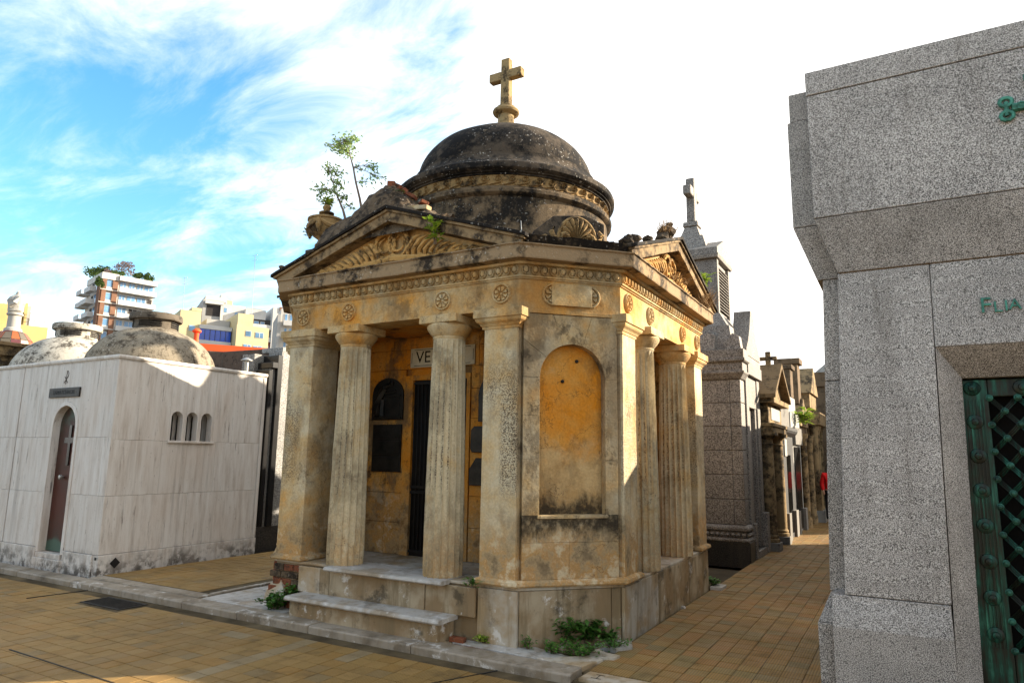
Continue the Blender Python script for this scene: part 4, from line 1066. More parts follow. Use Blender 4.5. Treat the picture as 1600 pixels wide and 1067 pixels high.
# panel with the three arches cut out
W3 = [.92, 1.17, 1.42]; wr = .092
top3 = [(.80+j, 2.90-j), (.80+j, 1.79+j)]
pts = [(.80+j, 1.79+j)]
for c in W3:
    pts += [(c-wr, 1.79+j)] + [(c - wr*math.cos(PI*t/10), 2.14 + wr*math.sin(PI*t/10)) for t in range(11)] + [(c+wr, 1.79+j)]
pts += [(1.55-j, 1.79+j), (1.55-j, 2.90-j), (.80+j, 2.90-j)]
panel(pts, EO, (0,1,0), (1,0,0), .12)
MB().box(WX-.14, WX+.03, .79, 1.56, 1.765, 1.80).build('window_sill', TRAV, WT, .005)
for c in W3:
    w = MB().extr([(c-wr,1.79)] + [(c+wr,1.79)] + [(c + wr*math.cos(PI*t/10), 2.14 + wr*math.sin(PI*t/10)) for t in range(11)], (WX-.24,0,0), (0,1,0), (0,0,1), (-.01,0,0)).build('window', GLASSD, WT)
for c in (1.045, 1.295):
    MB().lathe([(.03,1.80),(.034,1.82),(.026,1.83),(.024,2.10),(.03,2.11),(.034,2.13),(.034,2.14)], (WX-.03, c, 0), 14).build('window_colonnette', TRAV, WT)
MB().box(WX-.118, WX+.016, WYF-.0, WYB, -.1, .255).build('plinth', TRAV, WT, .006)
# front wall (facing -Y)
FO = (0, WYF+.12, 0); dx0, dx1 = -8.62, -8.02; dcx = (dx0+dx1)/2; dr_ = (dx1-dx0)/2; dzs = 1.98
panel(rect(XL, dx0-.06, .26, 1.03), FO, (1,0,0), (0,-1,0), .12); panel(rect(XL, dx0-.06, 1.03, 1.82), FO, (1,0,0), (0,-1,0), .12)
panel(rect(dx1+.06, WX-.0, .26, 1.03), FO, (1,0,0), (0,-1,0), .12); panel(rect(dx1+.06, WX, 1.03, 1.82), FO, (1,0,0), (0,-1,0), .12)
pts = [(dx0-.06, 1.82+j), (dx0-.06, dzs)] 
ap = [(dcx - (dr_+.06)*math.cos(PI*t/14), dzs + (dr_+.06)*math.sin(PI*t/14)) for t in range(15)]
panel([(XL+j, 1.82+j), (dx0-.06, 1.82+j)] + ap + [(dx1+.06, 1.82+j), (WX-j, 1.82+j), (WX-j, 2.90), (XL+j, 2.90)], FO, (1,0,0), (0,-1,0), .12)
# door surround ring
ring_o = [(dcx - (dr_+.058)*math.cos(PI*t/14), dzs + (dr_+.058)*math.sin(PI*t/14)) for t in range(15)]
ring_i = [(dcx + dr_*math.cos(PI*t/14), dzs + dr_*math.sin(PI*t/14)) for t in range(15)]
panel([(dx0-.058, .20)] + ring_o + [(dx1+.058, .20), (dx1, .20)] + ring_i + [(dx0, .20)], (0, WYF+.17, 0), (1,0,0), (0,-1,0), .185, name='door_surround', bev=.004)
dz = MB().extr([(dx0, .21), (dx1, .21)] + ring_i, (0, WYF+.095, 0), (1,0,0), (0,0,1), (0,.02,0)).build('door', COPPER, WT)
MB().box(dcx-.03+.02, dcx+.03+.02, WYF+.077, WYF+.094, 1.42, 2.0).box(dcx-.13+.02, dcx-.0305+.02, WYF+.077, WYF+.094, 1.74, 1.82).box(dcx+.0305+.02, dcx+.15, WYF+.077, WYF+.094, 1.74, 1.82).build('cross', BLACK, dz)
MB().lathe([(.0,-.05),(.03,-.045),(.034,-.02),(.015,-.005),(.012,.02)], (0,0,0), 14).xf(Matrix.Translation((dcx-.05, WYF+.08, 1.25)) @ Matrix.Rotation(R(-90), 4, 'X')).build('knob', STEEL, dz)
MB().box(dx0-.02, dx1+.02, WYF-.03, WYF+.165, .13, .198).build('door_sill', TRAV, WT, .006)
MB().box(XL, dx0-.06, WYF-.018, WYF+.11, -.1, .255).build('plinth', TRAV, WT, .006); MB().box(dx1+.06, WX-.119, WYF-.018, WYF+.11, -.1, .255).build('plinth', TRAV, WT, .006); MB().box(dx0-.059, dx1+.059, WYF-.05, WYF+.165, -.1, .128).build('plinth', TRAV, WT, .006)
# cornice fillet, corner strip, back and roof
cp = [(-.12,2.902),(.0,2.902),(.004,2.915),(.022,2.922),(.028,2.95),(.02,2.968),(-.12,2.97)]
MB().sweep(cp, [(XL, WYF), (WX, WYF), (WX, WYB)], False, .12).rough(.003, 5).build('cornice', TRAV, WT)
MB().box(WX-.001, WX+.012, WYB-.07, WYB-.012, .26, 2.90).build('corner_strip', TRAV, WT, .003)
MB().box(XL+.01, WX-.26, WYF+.18, WYB-.02, .1, 2.90).build('inner_wall', TRAV, WT); MB().box(XL+.005, WX-.125, WYF+.13, WYB, 2.88, 2.945).build('roof', LDOME, WT)
dome_set(WT, (-8.44, 1.26), .98, .74, LDOME)
pq = MB().box(-8.86+.04, -8.86+.86, WYF-.025, WYF-.001, 2.405, 2.545).build('name_plaque', BRONZE, WT, .004)
BRZL = plain('worn_bronze_lettering', S(22,19,17), .6, .3, .1)
text_mesh('lettering', '- TAMATCHACEL -', .085, BRZL, pq, (-8.41, WYF-.0265, 2.475), (1,0,0), (0,0,1), .001)
chi = MB()
for a, b in (((-.0,.0),(.01,.20)), ((-.05,.02),(.045,.115)), ((.05,.02),(-.045,.115))):
    chi.tube([(-8.43+a[0], WYF-.002, 2.60+a[1]), (-8.43+b[0], WYF-.002, 2.60+b[1])], .005, 5)
chi.tube([(-8.43+.01+.045*math.sin(R(t))*1, WYF-.002, 2.745+.055*math.cos(R(t))) for t in range(0, 200, 20)], .005, 5)
chi.build('chi_rho_mark', IRON, WT)
MB().frame((WX+.016,.19,.14), Vector((0,1,1)).normalized(), Vector((0,-1,1)).normalized(), (1,0,0), -.05,.05,-.05,.05,0,.006).build('vent_cover', IRON, WT)
MB().box(WX-.03, WX+.006, WYF-.024, WYF-.0185, .20, .235).build('clip', IRON, WT)
vp = empty('vent_pipe', (-7.42, 2.32, 2.96), 'small metal vent pipe with conical cap on the travertine tomb', 'vent pipe')
MB().lathe([(.034,2.95),(.034,3.19)], (-7.42, 2.32, 0), 14).build('pipe', STEEL, vp); MB().lathe([(.02,3.185),(.10,3.195),(.10,3.205),(.02,3.25),(0,3.255)], (-7.42, 2.32, 0), 16).build('cap', STEEL, vp)
# second travertine tomb, joined on the left
W2 = empty('travertine_tomb', (-11.0, 1.24, 0), 'travertine tomb with whitewashed dome at the left edge', 'tomb')
X2 = -12.3
for z0, z1 in ((.26,1.03),(1.03,1.82),(1.82,2.90)):
    for a, b in ((X2, -11.0), (-11.0, XL-.02)): panel(rect(a, b, z0, z1), FO, (1,0,0), (0,-1,0), .12, par=W2)
MB().box(X2, XL-.03, WYF-.018, WYF+.11, -.1, .255).build('plinth', TRAV, W2, .006)
MB().box(X2, XL-.02, WYF+.125, WYB, -.1, 2.90).build('inner_wall', TRAV, W2)
MB().sweep(cp, [(X2, WYF), (XL-.012, WYF)], False, .12).rough(.003, 5).build('cornice', TRAV, W2)
MB().box(XL-.018, XL-.002, WYF+.02, WYF+.5, .0, 2.94).build('joint_strip', LCONC, W2)
MB().box(X2, XL-.03, WYF+.13, WYB, 2.905, 2.945).build('roof', LDOMEW, W2)
dome_set(W2, (-10.86, 1.28), .98, .77, LDOMEW)
# ------------------------------------------------------------------ black and pale granite tomb beside it
BT = empty('black_banded_tomb', (-8.2, 4.0, 0), 'pale speckled granite tomb with stepped black polished bands beside the travertine tomb', 'tomb')
BX = -7.22
def bstrip(y0, y1, z0, z1, d, mat, name): return MB().box(BX-.3, BX+d, y0, y1, z0, z1).build(name, mat, BT, .004)
bstrip(2.545, 5.9, -.1, .41, .05, GRANK, 'plinth')
Ys = [(2.545, 2.60, 2.90, .0, GRANL, 'pale_strip'), (2.60, 2.685, 3.06, .05, BLACK, 'black_band'), (2.685, 2.755, 3.10, .02, GRANL, 'pale_strip'), (2.755, 2.86, 3.34, .08, BLACK, 'black_band'), (2.86, 3.5, 3.43, .045, GRANL, 'pale_slab'), (3.5, 4.8, 3.1, -.05, DARKT, 'portal'), (4.8, 5.6, 3.43, .045, GRANL, 'pale_slab'), (5.6, 5.9, 3.2, .08, BLACK, 'black_band')]
for y0, y1, z1, d, mt, nm in Ys: bstrip(y0+.001, y1-.001, .41, z1, d, mt, nm)
MB().box(BX-.3, BX+.085, 2.64, 2.754, 3.101, 3.2).build('black_band', BLACK, BT, .004); 
MB().box(BX-.62, BX-.305, 2.56, 5.9, -.1, 3.36).build('body', GRANL, BT)
MB().box(BX-.6, BX-.05, 2.95, 5.85, 3.432, 3.52).build('roof', GRANL, BT, .01)
# brown wall and orange roof behind
BW = empty('brown_walled_tomb', (-10.4, 5.2, 0), 'low tomb with stained dark brown wall behind the travertine domes', 'tomb')
MB().extr([(-12.6,-.1),(-8.82,-.1),(-8.82,3.74),(-12.6,3.82)], (0,4.0,0), (1,0,0), (0,0,1), (0,.2,0)).build('wall', BROWNW, BW, .01)
for xx in (-9.6, -10.3, -11.1): MB().box(xx-.006, xx+.006, 3.994, 4.0, .0, 3.70).build('joint', LCONC, BW)
MB().box(-12.6,-8.85,4.21,6.4,-.1,3.5).build('body', BROWNW, BW)
OR = empty('orange_roofed_building', atD(350, 600, 34), 'low building with bright orange roof and orange pipe behind the tombs', 'building')
p1, p2, p3, p4 = atD(296, 536, 36), atD(388, 548, 36), atD(420, 575, 27), atD(250, 585, 27)
p3.z = p4.z = min(p1.z, p2.z) - 1.1
MB().add([p1,p2,p3,p4] + [p-Vector((0,0,.25)) for p in (p1,p2,p3,p4)], [(0,1,2,3),(4,5,6,7),(0,1,5,4),(1,2,6,5),(2,3,7,6),(3,0,4,7)]).build('roof', ORANGE, OR)
w_ = [Vector(p) for p in (p1,p2,p3,p4)]
MB().add([p-Vector((0,0,.26)) for p in w_] + [Vector((p.x,p.y,-.1)) for p in w_], [(0,1,5,4),(1,2,6,5),(2,3,7,6),(3,0,4,7)]).build('wall', BROWNW, OR)
pp = atD(305, 545, 34.5)
MB().lathe([(.11,-1.0),(.11,.75),(.14,.76),(.20,.8),(.20,.86),(.10,.95),(0,.96)], pp, 14).build('roof_pipe', ORANGE, OR)
# ------------------------------------------------------------------ right granite tomb
GT = empty('granite_tomb', (3.0, 1.1, 0), 'tall speckled grey granite tomb with green bronze lattice door at right', 'tomb')
def gblock(name, v, mat=GRAN, bev=.006):
    return MB().add(v, [(3,2,1,0),(4,5,6,7),(0,1,5,4),(1,2,6,5),(2,3,7,6),(3,0,4,7)]).build(name, mat, GT, bev)
def gb(name, x0, x1, y0, y1, z0, z1, mat=GRAN, bev=.006): return MB().box(x0, x1, y0, y1, z0, z1).build(name, mat, GT, bev)
def bat(z): return 1.883 + (z-.7)*.035      # battered left edge of the front
YB_ = 2.05
# attic
gb('attic_block', 1.838, 4.6, -.05, .5, 3.462, 4.46); gb('attic_band', 1.834, 4.6, -.054, .5, 4.466, 4.66)
gb('attic_wing', 1.672, 1.90, .08, YB_, 3.45, 4.335, GRAND); gb('attic_wing_cap', 1.69, 1.90, .09, YB_, 4.34, 4.58, GRAND)
gb('roof', 1.91, 4.6, .51, YB_, 3.2, 4.60)
# sloped cornice below the attic
MB().add([(1.838,-.05,3.455),(4.6,-.05,3.455),(4.6,.5,3.455),(1.838,.5,3.455),(1.968,.075,3.05),(4.6,.075,3.05),(4.6,.5,3.05),(1.968,.5,3.05)], [(0,1,2,3),(7,6,5,4),(0,4,5,1),(1,5,6,2),(2,6,7,3),(3,7,4,0)]).build('sloped_cornice', GRAN, GT, .004)
MB().add([(1.674,.08,3.445),(1.895,.08,3.445),(1.895,YB_,3.445),(1.674,YB_,3.445),(1.815,.16,3.03),(1.965,.16,3.03),(1.965,YB_,3.03),(1.815,YB_,3.03)], [(0,1,2,3),(7,6,5,4),(0,4,5,1),(1,5,6,2),(2,6,7,3),(3,7,4,0)]).build('sloped_wing', GRAND, GT, .004)
# shaft wing behind the front pier
for z0, z1 in ((.72, 2.24), (2.246, 3.026)):
    gblock('shaft_wing', [(bat(z0)-.112,.17,z0),(2.2,.17,z0),(2.2,YB_,z0),(bat(z0)-.112,YB_,z0),(bat(z1)-.112,.17,z1),(2.2,.17,z1),(2.2,YB_,z1),(bat(z1)-.112,YB_,z1)], GRAND)
def jamb(z): return 2.50 + (z-.27)*.021
def pier(name, z0, z1, xr0, xr1, y0, y1, mat=GRAN):
    return gblock(name, [(bat(z0),y0,z0),(xr0,y0,z0),(xr0,.6,z0),(bat(z0),.6,z0),(bat(z1),y1,z1),(xr1,y1,z1),(xr1,.6,z1),(bat(z1),.6,z1)], mat)
pier('front_pier', .735, 3.044, jamb(.735), jamb(3.044), -.03, .085)
gblock('lintel', [(jamb(2.44)+.004,.05,2.44),(4.6,.05,2.44),(4.6,.6,2.44),(jamb(2.44)+.004,.6,2.44),(jamb(3.04)+.004,.083,3.044),(4.6,.083,3.044),(4.6,.6,3.044),(jamb(3.04)+.004,.6,3.044)])
# base of the pier
MB().extr([(-.10,.0),(.6,.0),(.6,.73),(-.03,.73),(-.035,.70),(-.075,.60),(-.095,.545),(-.10,.53)], (1.80,0,0), (0,1,0), (0,0,1), (.705,0,0)).build('pier_base', GRAN, GT, .006)
gb('base_wing', 1.70, 1.798, -.03, YB_, -.1, .53, GRAND); 
gblock('base_wing_cap', [(1.702,-.02,.533),(1.80,-.02,.533),(1.80,YB_,.533),(1.702,YB_,.533),(1.78,.10,.715),(1.9,.10,.715),(1.9,YB_,.715),(1.78,YB_,.715)], GRAND)
gb('plinth', 1.70, 2.508, -.106, .6, -.1, -.004, GRAND)
# door reveal
def rv(z): return jamb(z)+.006, jamb(z)+.155
a0, b0 = rv(0); a1, b1 = rv(2.43)
MB().add([(a0,-.02,-.1),(b0,.20,-.1),(b0,.6,-.1),(a0,.6,-.1),(a1,.05,2.435),(b1,.25,2.235),(b1,.6,2.235),(a1,.6,2.435)], [(0,1,5,4),(1,2,6,5),(3,0,4,7),(2,3,7,6)]).build('splayed_jamb', GRAN, GT)
MB().add([(a1,.05,2.437),(4.6,.05,2.437),(4.6,.25,2.237),(b1,.25,2.237),(a1,.6,2.437),(4.6,.6,2.437),(4.6,.6,2.237),(b1,.6,2.237)], [(0,1,2,3),(4,5,6,7),(0,1,5,4),(2,3,7,6)]).build('splayed_lintel', GRAN, GT)
gb('body', 2.2, 4.6, .62, YB_, -.1, 3.2)
gb('right_pier', 3.95, 4.6, -.02, .6, -.1, 2.43)
# bronze lattice door
DRX0, DRX1, DRZ0, DRZ1, DY = b1+.012, 3.90, .02, 2.225, .30
GD = MB().box(DRX0-.05, DRX0+.135, DY, DY+.05, DRZ0, DRZ1).build('bronze_door', VERD, GT, .006)
def dpart(m, n, mt=VERD, bv=0): return m.build(n, mt, GD, bv)
dpart(MB().box(DRX0+.137, DRX1, DY, DY+.05, DRZ1-.12, DRZ1), 'top_rail', bv=.006); dpart(MB().box(DRX0+.137, DRX1, DY, DY+.05, DRZ0, .42), 'bottom_panel', bv=.006); dpart(MB().box(DRX1-.15, DRX1, DY-.002, DY+.05, .42, DRZ1-.122), 'stile', bv=.006)
gb('painted_dark_sheet', DRX0+.1, DRX1-.1, DY+.09, DY+.10, .1, DRZ1-.05, DARKIN, 0)  # flat sheet, not glass: darkness behind the lattice put into its colour
for x in [DRX0+.0+i*.02 for i in range(6)]: dpart(MB().box(x, x+.008, DY-.008, DY+.002, .44, DRZ1-.14), 'reed')
lx0, lx1, lz0, lz1 = DRX0+.14, DRX1-.15, .43, DRZ1-.125
sp = .185; 
def clip(x0, z0, x1, z1):
    t0, t1 = 0., 1.; dx, dz = x1-x0, z1-z0
    for p, q in ((-dx, x0-lx0), (dx, lx1-x0), (-dz, z0-lz0), (dz, lz1-z0)):
        if p == 0: continue
        t = q/p
        if p < 0: t0 = max(t0, t)
        else: t1 = min(t1, t)
    return None if t0 >= t1-.02 else ((x0+dx*t0, z0+dz*t0), (x0+dx*t1, z0+dz*t1))
slope = 1.15
for s_ in (-1, 1):
    for k in range(-30, 40):
        c = k*sp
        seg = clip(lx0-1, lz0+c-s_*slope*1, lx1+1, lz0+c+s_*slope*(lx1-lx0+1))
        if seg:
            (xa, za), (xb, zb) = seg; d = Vector((xb-xa, 0, zb-za)); n = Vector((-d.z, 0, d.x)).normalized()
            for o_ in (-.011, 0, .011): dpart(MB().tube([Vector((xa, DY+.012+s_*.006, za))+n*o_, Vector((xb, DY+.012+s_*.006, zb))+n*o_], .0062, 5), 'lattice_bar')
stud = MB().lathe([(.0,-.022),(.012,-.019),(.016,-.008),(.023,-.005),(.023,.004),(0,.006)], (0,0,0), 12).xf(Matrix.Rotation(R(-90), 4, 'X')); sme = stud.mesh('stud'); sme.materials.append(VERDS)
dxs = sp/(2*slope)
for i in range(0, 16):
    for k in range(0, 30):
        x = lx0 + i*dxs; z = lz0 + (k*sp/2)
        if x > lx1 or z > lz1: continue
        # crossings of the two families of bars
        u = (z-lz0 - slope*(x-lx0))/sp; v = (z-lz0 + slope*(x-lx0))/sp
        if abs(u-round(u)) < .02 and abs(v-round(v)) < .02:
            o = bpy.data.objects.new('stud', sme); COL.objects.link(o); o.parent = GD; o.location = Vector((x, DY-.002, z)) - wloc(GD)
for i in range(8):
    z = .52 + i*.235
    dpart(MB().lathe([(0,-.036),(.02,-.03),(.024,-.018),(.034,-.016),(.048,-.01),(.052,.0)], (0,0,0), 16).xf(Matrix.Translation((DRX0+.045, DY-.004, z)) @ Matrix.Rotation(R(-90), 4, 'X')), 'boss', VERD)
for x in (DRX0+.045, DRX0+.33, DRX0+.62): dpart(MB().lathe([(0,-.034),(.02,-.03),(.024,-.018),(.034,-.016),(.048,-.01),(.052,.0)], (0,0,0), 16).xf(Matrix.Translation((x, DY-.004, DRZ1-.06)) @ Matrix.Rotation(R(-90), 4, 'X')), 'boss', VERD)
# raised letters and ornate cross
for ch, px, py, sz in (('F', 1540, 478, .15), ('L', 1559, 480, .105), ('I', 1572.5, 478, .105), ('A', 1586, 476, .105)):
    p = atY(px, py, .055); text_mesh('letter', ch, sz, VERDL, GT, (p.x, .048 + (p.z-2.44)*.05 , p.z), (1,0,0), (0,0,1), .012)
oc_ = MB(); c0 = Vector((3.28, -.06, 4.03))
for ang in range(4):
    Rm = Matrix.Rotation(ang*PI/2, 3, 'Y')
    oc_.tube([c0, c0 + Rm@Vector((-.17,-.01,0))], .03, 6)
    for dz in (-.05, .05):
        cc2 = Vector((-.2, 0, dz)); oc_.tube([c0 + Rm@(cc2 + Vector((.036*math.cos(t), -.012, .03*math.sin(t)))) for t in [2*PI*q/10 for q in range(11)]], .014, 6)
    oc_.tube([c0 + Rm@Vector((-.2,-.01,-.05)), c0 + Rm@Vector((-.2,-.01,.05))], .014, 6)
    for xx in (-.06, -.12): oc_.tube([c0 + Rm@Vector((xx+.022*math.cos(t), -.03, .022*math.sin(t))) for t in [2*PI*q/8 for q in range(9)]], .008, 5)
oc_.build('ornate_cross', VERDL, GT)
# stained mortar lines
MORT = plain('rusty_mortar', S(120,92,54), .95, .1, .3, 9)
gb('mortar_joint', 1.85, 4.6, -.02, .4, 3.4555, 3.4615, MORT, 0); gb('mortar_joint', 1.98, 4.6, .09, .4, 3.0445, 3.0495, MORT, 0)
# ------------------------------------------------------------------ tombs along the alley
# granite tomb with a louvred lantern tower; its front faces the alley (+X)
AT = empty('louvre_tower_tomb', (-1.0, 7.2, 0), 'grey granite ashlar tomb with a louvred lantern tower and cross', 'tomb')
def ab(name, x0, x1, y0, y1, z0, z1, mat=GRANB, bev=.008, par=None): return MB().box(x0, x1, y0, y1, z0, z1).build(name, mat, par or AT, bev)
ay0, ay1 = 6.37, 8.02
ab('plinth', -2.6, .04, ay0-.02, 6.78, -.1, .31, GRANK); ab('plinth', -2.6, .02, 6.79, ay1, -.1, .12, GRANK)
MB().sweep([(-.3,.312),(.03,.312),(.035,.34),(.012,.37),(-.3,.37)], [(-2.6,ay0),(.0,ay0),(.0,6.76)], False).build('base_moulding', GRANB, AT, .004)
ab('base_course', -2.6, -.015, ay0+.015, 6.74, .371, .47)
bead = MB().lathe([(0,-.035),(.028,-.026),(.04,0),(.028,.026),(0,.035)], (0,0,0), 10); bme = bead.mesh('bead'); bme.materials.append(GRANB)
for i in range(9):
    o = bpy.data.objects.new('bead', bme); COL.objects.link(o); o.parent = AT; o.location = Vector((-.06-i*.085, ay0+.0, .42)) - wloc(AT)
for i in range(4):
    o = bpy.data.objects.new('bead', bme); COL.objects.link(o); o.parent = AT; o.location = Vector((.0, ay0+.07+i*.085, .42)) - wloc(AT)
MB().sweep([(-.3,.472),(.01,.472),(.04,.49),(.04,.53),(.015,.56),(-.01,.575),(-.3,.575)], [(-2.6,ay0+.015),(-.015,ay0+.015),(-.015,6.74)], False).build('base_moulding', GRANB, AT, .004)
zs = [.578, .985, 1.39, 1.79, 2.19, 2.59, 2.985]
for z0, z1 in zip(zs, zs[1:]):
    ab('ashlar_block', -2.6, -.21, ay0+.035, ay0+.4, z0+.004, z1-.004, bev=.01); ab('ashlar_block', -.205, -.03, ay0+.035, 6.73, z0+.004, z1-.004, bev=.01)
ab('inner_wall', -2.55, -.1, ay0+.06, ay1-.05, .1, 3.0)
cpf = [(-.3,2.988),(.0,2.988),(.02,3.0),(.06,3.06),(.085,3.09),(.09,3.12),(.06,3.13),(.06,3.27),(.09,3.28),(.11,3.30),(.11,3.34),(.09,3.345),(.09,3.50),(-.3,3.50)]
MB().sweep(cpf, [(-2.6,ay0+.03),(-.03,ay0+.03),(-.03,6.74)], False).build('cornice', GRANB, AT, .004)
for i in range(9): MB().lathe([(0,-.012),(.03,-.01),(.036,0)], (0,0,0), 12).xf(Matrix.Translation((-.08-i*.1, ay0-.03, 3.2)) @ Matrix.Rotation(R(-90), 4, 'X')).build('disc', GRANB, AT)
# front: jambs, lintel, tall gable
ab('front_pier', -.4, .0, 6.745, 6.95, .12, 3.1); ab('front_pier', -.4, .0, 7.75, 8.0, .12, 3.1)
ab('front_jamb', -.4, -.03, 6.955, 7.06, .12, 2.55, GRANB); ab('front_jamb', -.4, -.03, 7.62, 7.745, .12, 2.55, GRANB)
ab('door', -.3, -.22, 7.065, 7.615, .12, 2.55, DOORIR, 0); ab('lintel', -.4, -.02, 6.955, 7.745, 2.555, 3.1)
ab('door_step', -.22, .06, 6.95, 7.75, -.1, .11, GRANB); ab('pier_base', -.3, .06, 6.79, 6.94, .0, .58); ab('pier_base', -.3, .08, 7.76, 8.0, .0, .70)
ab('entablature', -.5, .05, 6.75, 8.03, 3.11, 3.32); ab('entablature', -.5, .03, 6.75, 8.03, 3.325, 3.45)
gp_ = [(6.76,3.455),(8.06,3.455),(8.04,3.56),(7.86,3.72),(7.68,3.96),(7.56,4.22),(7.52,4.34),(7.30,4.34),(7.26,4.22),(7.14,3.96),(6.96,3.72),(6.78,3.56)]
MB().extr(gp_, (.03,0,0), (0,1,0), (0,0,1), (-.30,0,0)).build('gable_slab', GRANB, AT, .01)
# roof slabs, stepped base and tower
for y in (6.46,):
    MB().extr([(-.75,3.505),(-.45,3.505),(-.45,3.80),(-.56,3.86),(-.75,3.70)], (0,y,0), (1,0,0), (0,0,1), (0,.16,0)).build('roof_upstand', GRANB, AT, .01)
    MB().extr([(-.28,3.505),(.0,3.505),(-.03,3.74),(-.14,3.80),(-.28,3.66)], (0,y,0), (1,0,0), (0,0,1), (0,.2,0)).build('roof_upstand', GRANB, AT, .01)
ab('roof', -2.5, -.31, ay0+.1, ay1, 3.4, 3.53)
tcx, tcy, th = -1.02, 7.42, .52
def tp(name, h0, z0, h1, z1, mat=GRANB): return MB().taper(tcx-h0,tcx+h0,tcy-h0,tcy+h0,z0, tcx-h1,tcx+h1,tcy-h1,tcy+h1,z1).build(name, mat, AT, .01)
tp('tower_base', .86, 3.535, .80, 3.98); tp('tower_step', .76, 3.985, .60, 4.25); tp('tower_body', th, 4.255, th, 5.30)
for (U, Nn) in (((0,1,0),(1,0,0)), ((1,0,0),(0,-1,0))):
    U, Nn = Vector(U), Vector(Nn); Oc = Vector((tcx, tcy, 0)) + Nn*th
    if Nn.x > .5:
        MB().frame(Oc, U, (0,0,1), Nn, -.40, .40, 4.36, 5.22, -.02, .004).build('louvre_recess', GLASSD, AT)
        for i in range(14):
            z = 4.38+i*.06
            MB().add([Oc+U*-.39+Vector((0,0,z))+Nn*.045, Oc+U*.39+Vector((0,0,z))+Nn*.045, Oc+U*.39+Vector((0,0,z+.04))+Nn*.006, Oc+U*-.39+Vector((0,0,z+.04))+Nn*.006, Oc+U*-.39+Vector((0,0,z-.012))+Nn*.04, Oc+U*.39+Vector((0,0,z-.012))+Nn*.04, Oc+U*.39+Vector((0,0,z+.028))+Nn*.005, Oc+U*-.39+Vector((0,0,z+.028))+Nn*.005], [(0,1,2,3),(4,5,6,7),(0,1,5,4),(1,2,6,5),(2,3,7,6),(3,0,4,7)]).build('louvre', GRANB, AT)
        for s_ in (-1, 1): MB().frame(Oc, U, (0,0,1), Nn, s_*.46-.055, s_*.46+.055, 4.27, 5.29, -.01, .05).build('tower_pilaster', GRANB, AT, .006)
tp('tower_cornice', .60, 5.305, .62, 5.38); 
MB().extr([(-.60,5.385),(.60,5.385),(.60,5.50),(.0,5.78),(-.60,5.50)], (tcx-.60,tcy,0), (0,1,0), (0,0,1), (1.20,0,0)).build('tower_gable', GRANB, AT, .008)
tp('tower_cap', .34, 5.62, .26, 5.88); tp('cross_base', .20, 5.885, .12, 6.12); tp('cross_foot', .15, 6.125, .14, 6.22)
MB().box(tcx-.085,tcx+.085,tcy-.10,tcy+.10,6.22,7.14).box(tcx-.08,tcx+.08,tcy-.34,tcy-.101,6.72,6.92).box(tcx-.08,tcx+.08,tcy+.101,tcy+.34,6.72,6.92).build('cross', GRANB, AT, .03)
# sandstone temple tomb
ST = empty('sandstone_temple_tomb', (-.6, 8.9, 0), 'small honey sandstone temple tomb with two columns, gabled roof and cross', 'tomb')
def sb(name, x0, x1, y0, y1, z0, z1, mat=SANDS, bev=.008): return MB().box(x0, x1, y0, y1, z0, z1).build(name, mat, ST, bev)
sb('body', -2.4, -.2, 8.06, 9.78, -.1, 2.62)
sb('doorway', -.21, -.19, 8.55, 9.25, .05, 1.95, GLASSD, 0)
for y in (8.27, 9.47):
    sb('column_plinth', -.14, .22, y-.18, y+.18, -.05, .14, GREYT)
    cl = MB().lathe([(.165,.14),(.17,.17),(.165,.2),(.14,.215),(.15,.24),(.145,.26),(.125,.28),(.128,.9),(.122,1.5),(.112,1.92),(.128,1.93),(.128,1.95),(.112,1.96),(.112,2.02),(.15,2.06),(.16,2.09)], (.04, y, 0), 24).rough(.004, 7, y).build('column', SANDS, ST)
    sb('abacus', -.15, .23, y-.19, y+.19, 2.092, 2.16)
sb('architrave', -.2, .2, 8.08, 9.76, 2.163, 2.26); sb('architrave', -.2, .225, 8.06, 9.78, 2.263, 2.33)
sb('attic_panel', -.2, .12, 8.14, 9.7, 2.333, 2.70); sb('name_panel', .121, .135, 8.4, 9.44, 2.40, 2.64, GREYL)
sb('cornice', -2.4, .26, 7.98, 9.86, 2.703, 2.80)
MB().extr([(7.98,2.80),(9.86,2.80),(8.92,3.42)], (.14,0,0), (0,1,0), (0,0,1), (-.04,0,0)).build('tympanum', SANDS, ST)
for s_ in (-1, 1):
    y = 8.92
    MB().extr([(y+s_*1.02,2.79),(y+s_*1.02,2.87),(y,3.54),(y,3.45)], (.3,0,0), (0,1,0), (0,0,1), (-.9,0,0)).rough(.01, 4, s_).build('roof_slope', ROOFST, ST, .008)
    MB().extr([(y+s_*.96,2.82),(y+s_*.96,2.86),(y,3.44),(y,3.38)], (-.61,0,0), (0,1,0), (0,0,1), (-1.8,0,0)).build('roof_slope', ROOFST, ST)
MB().box(-.01,.09,8.88,8.96,3.48,3.80).box(-.13,-.011,8.885,8.955,3.62,3.70).box(.091,.21,8.885,8.955,3.62,3.70).build('cross', SANDS, ST, .015)
MB().box(-.3, -.18, 9.0, 9.4, 1.1, 1.35).build('lamp_box', DOORIR, ST)
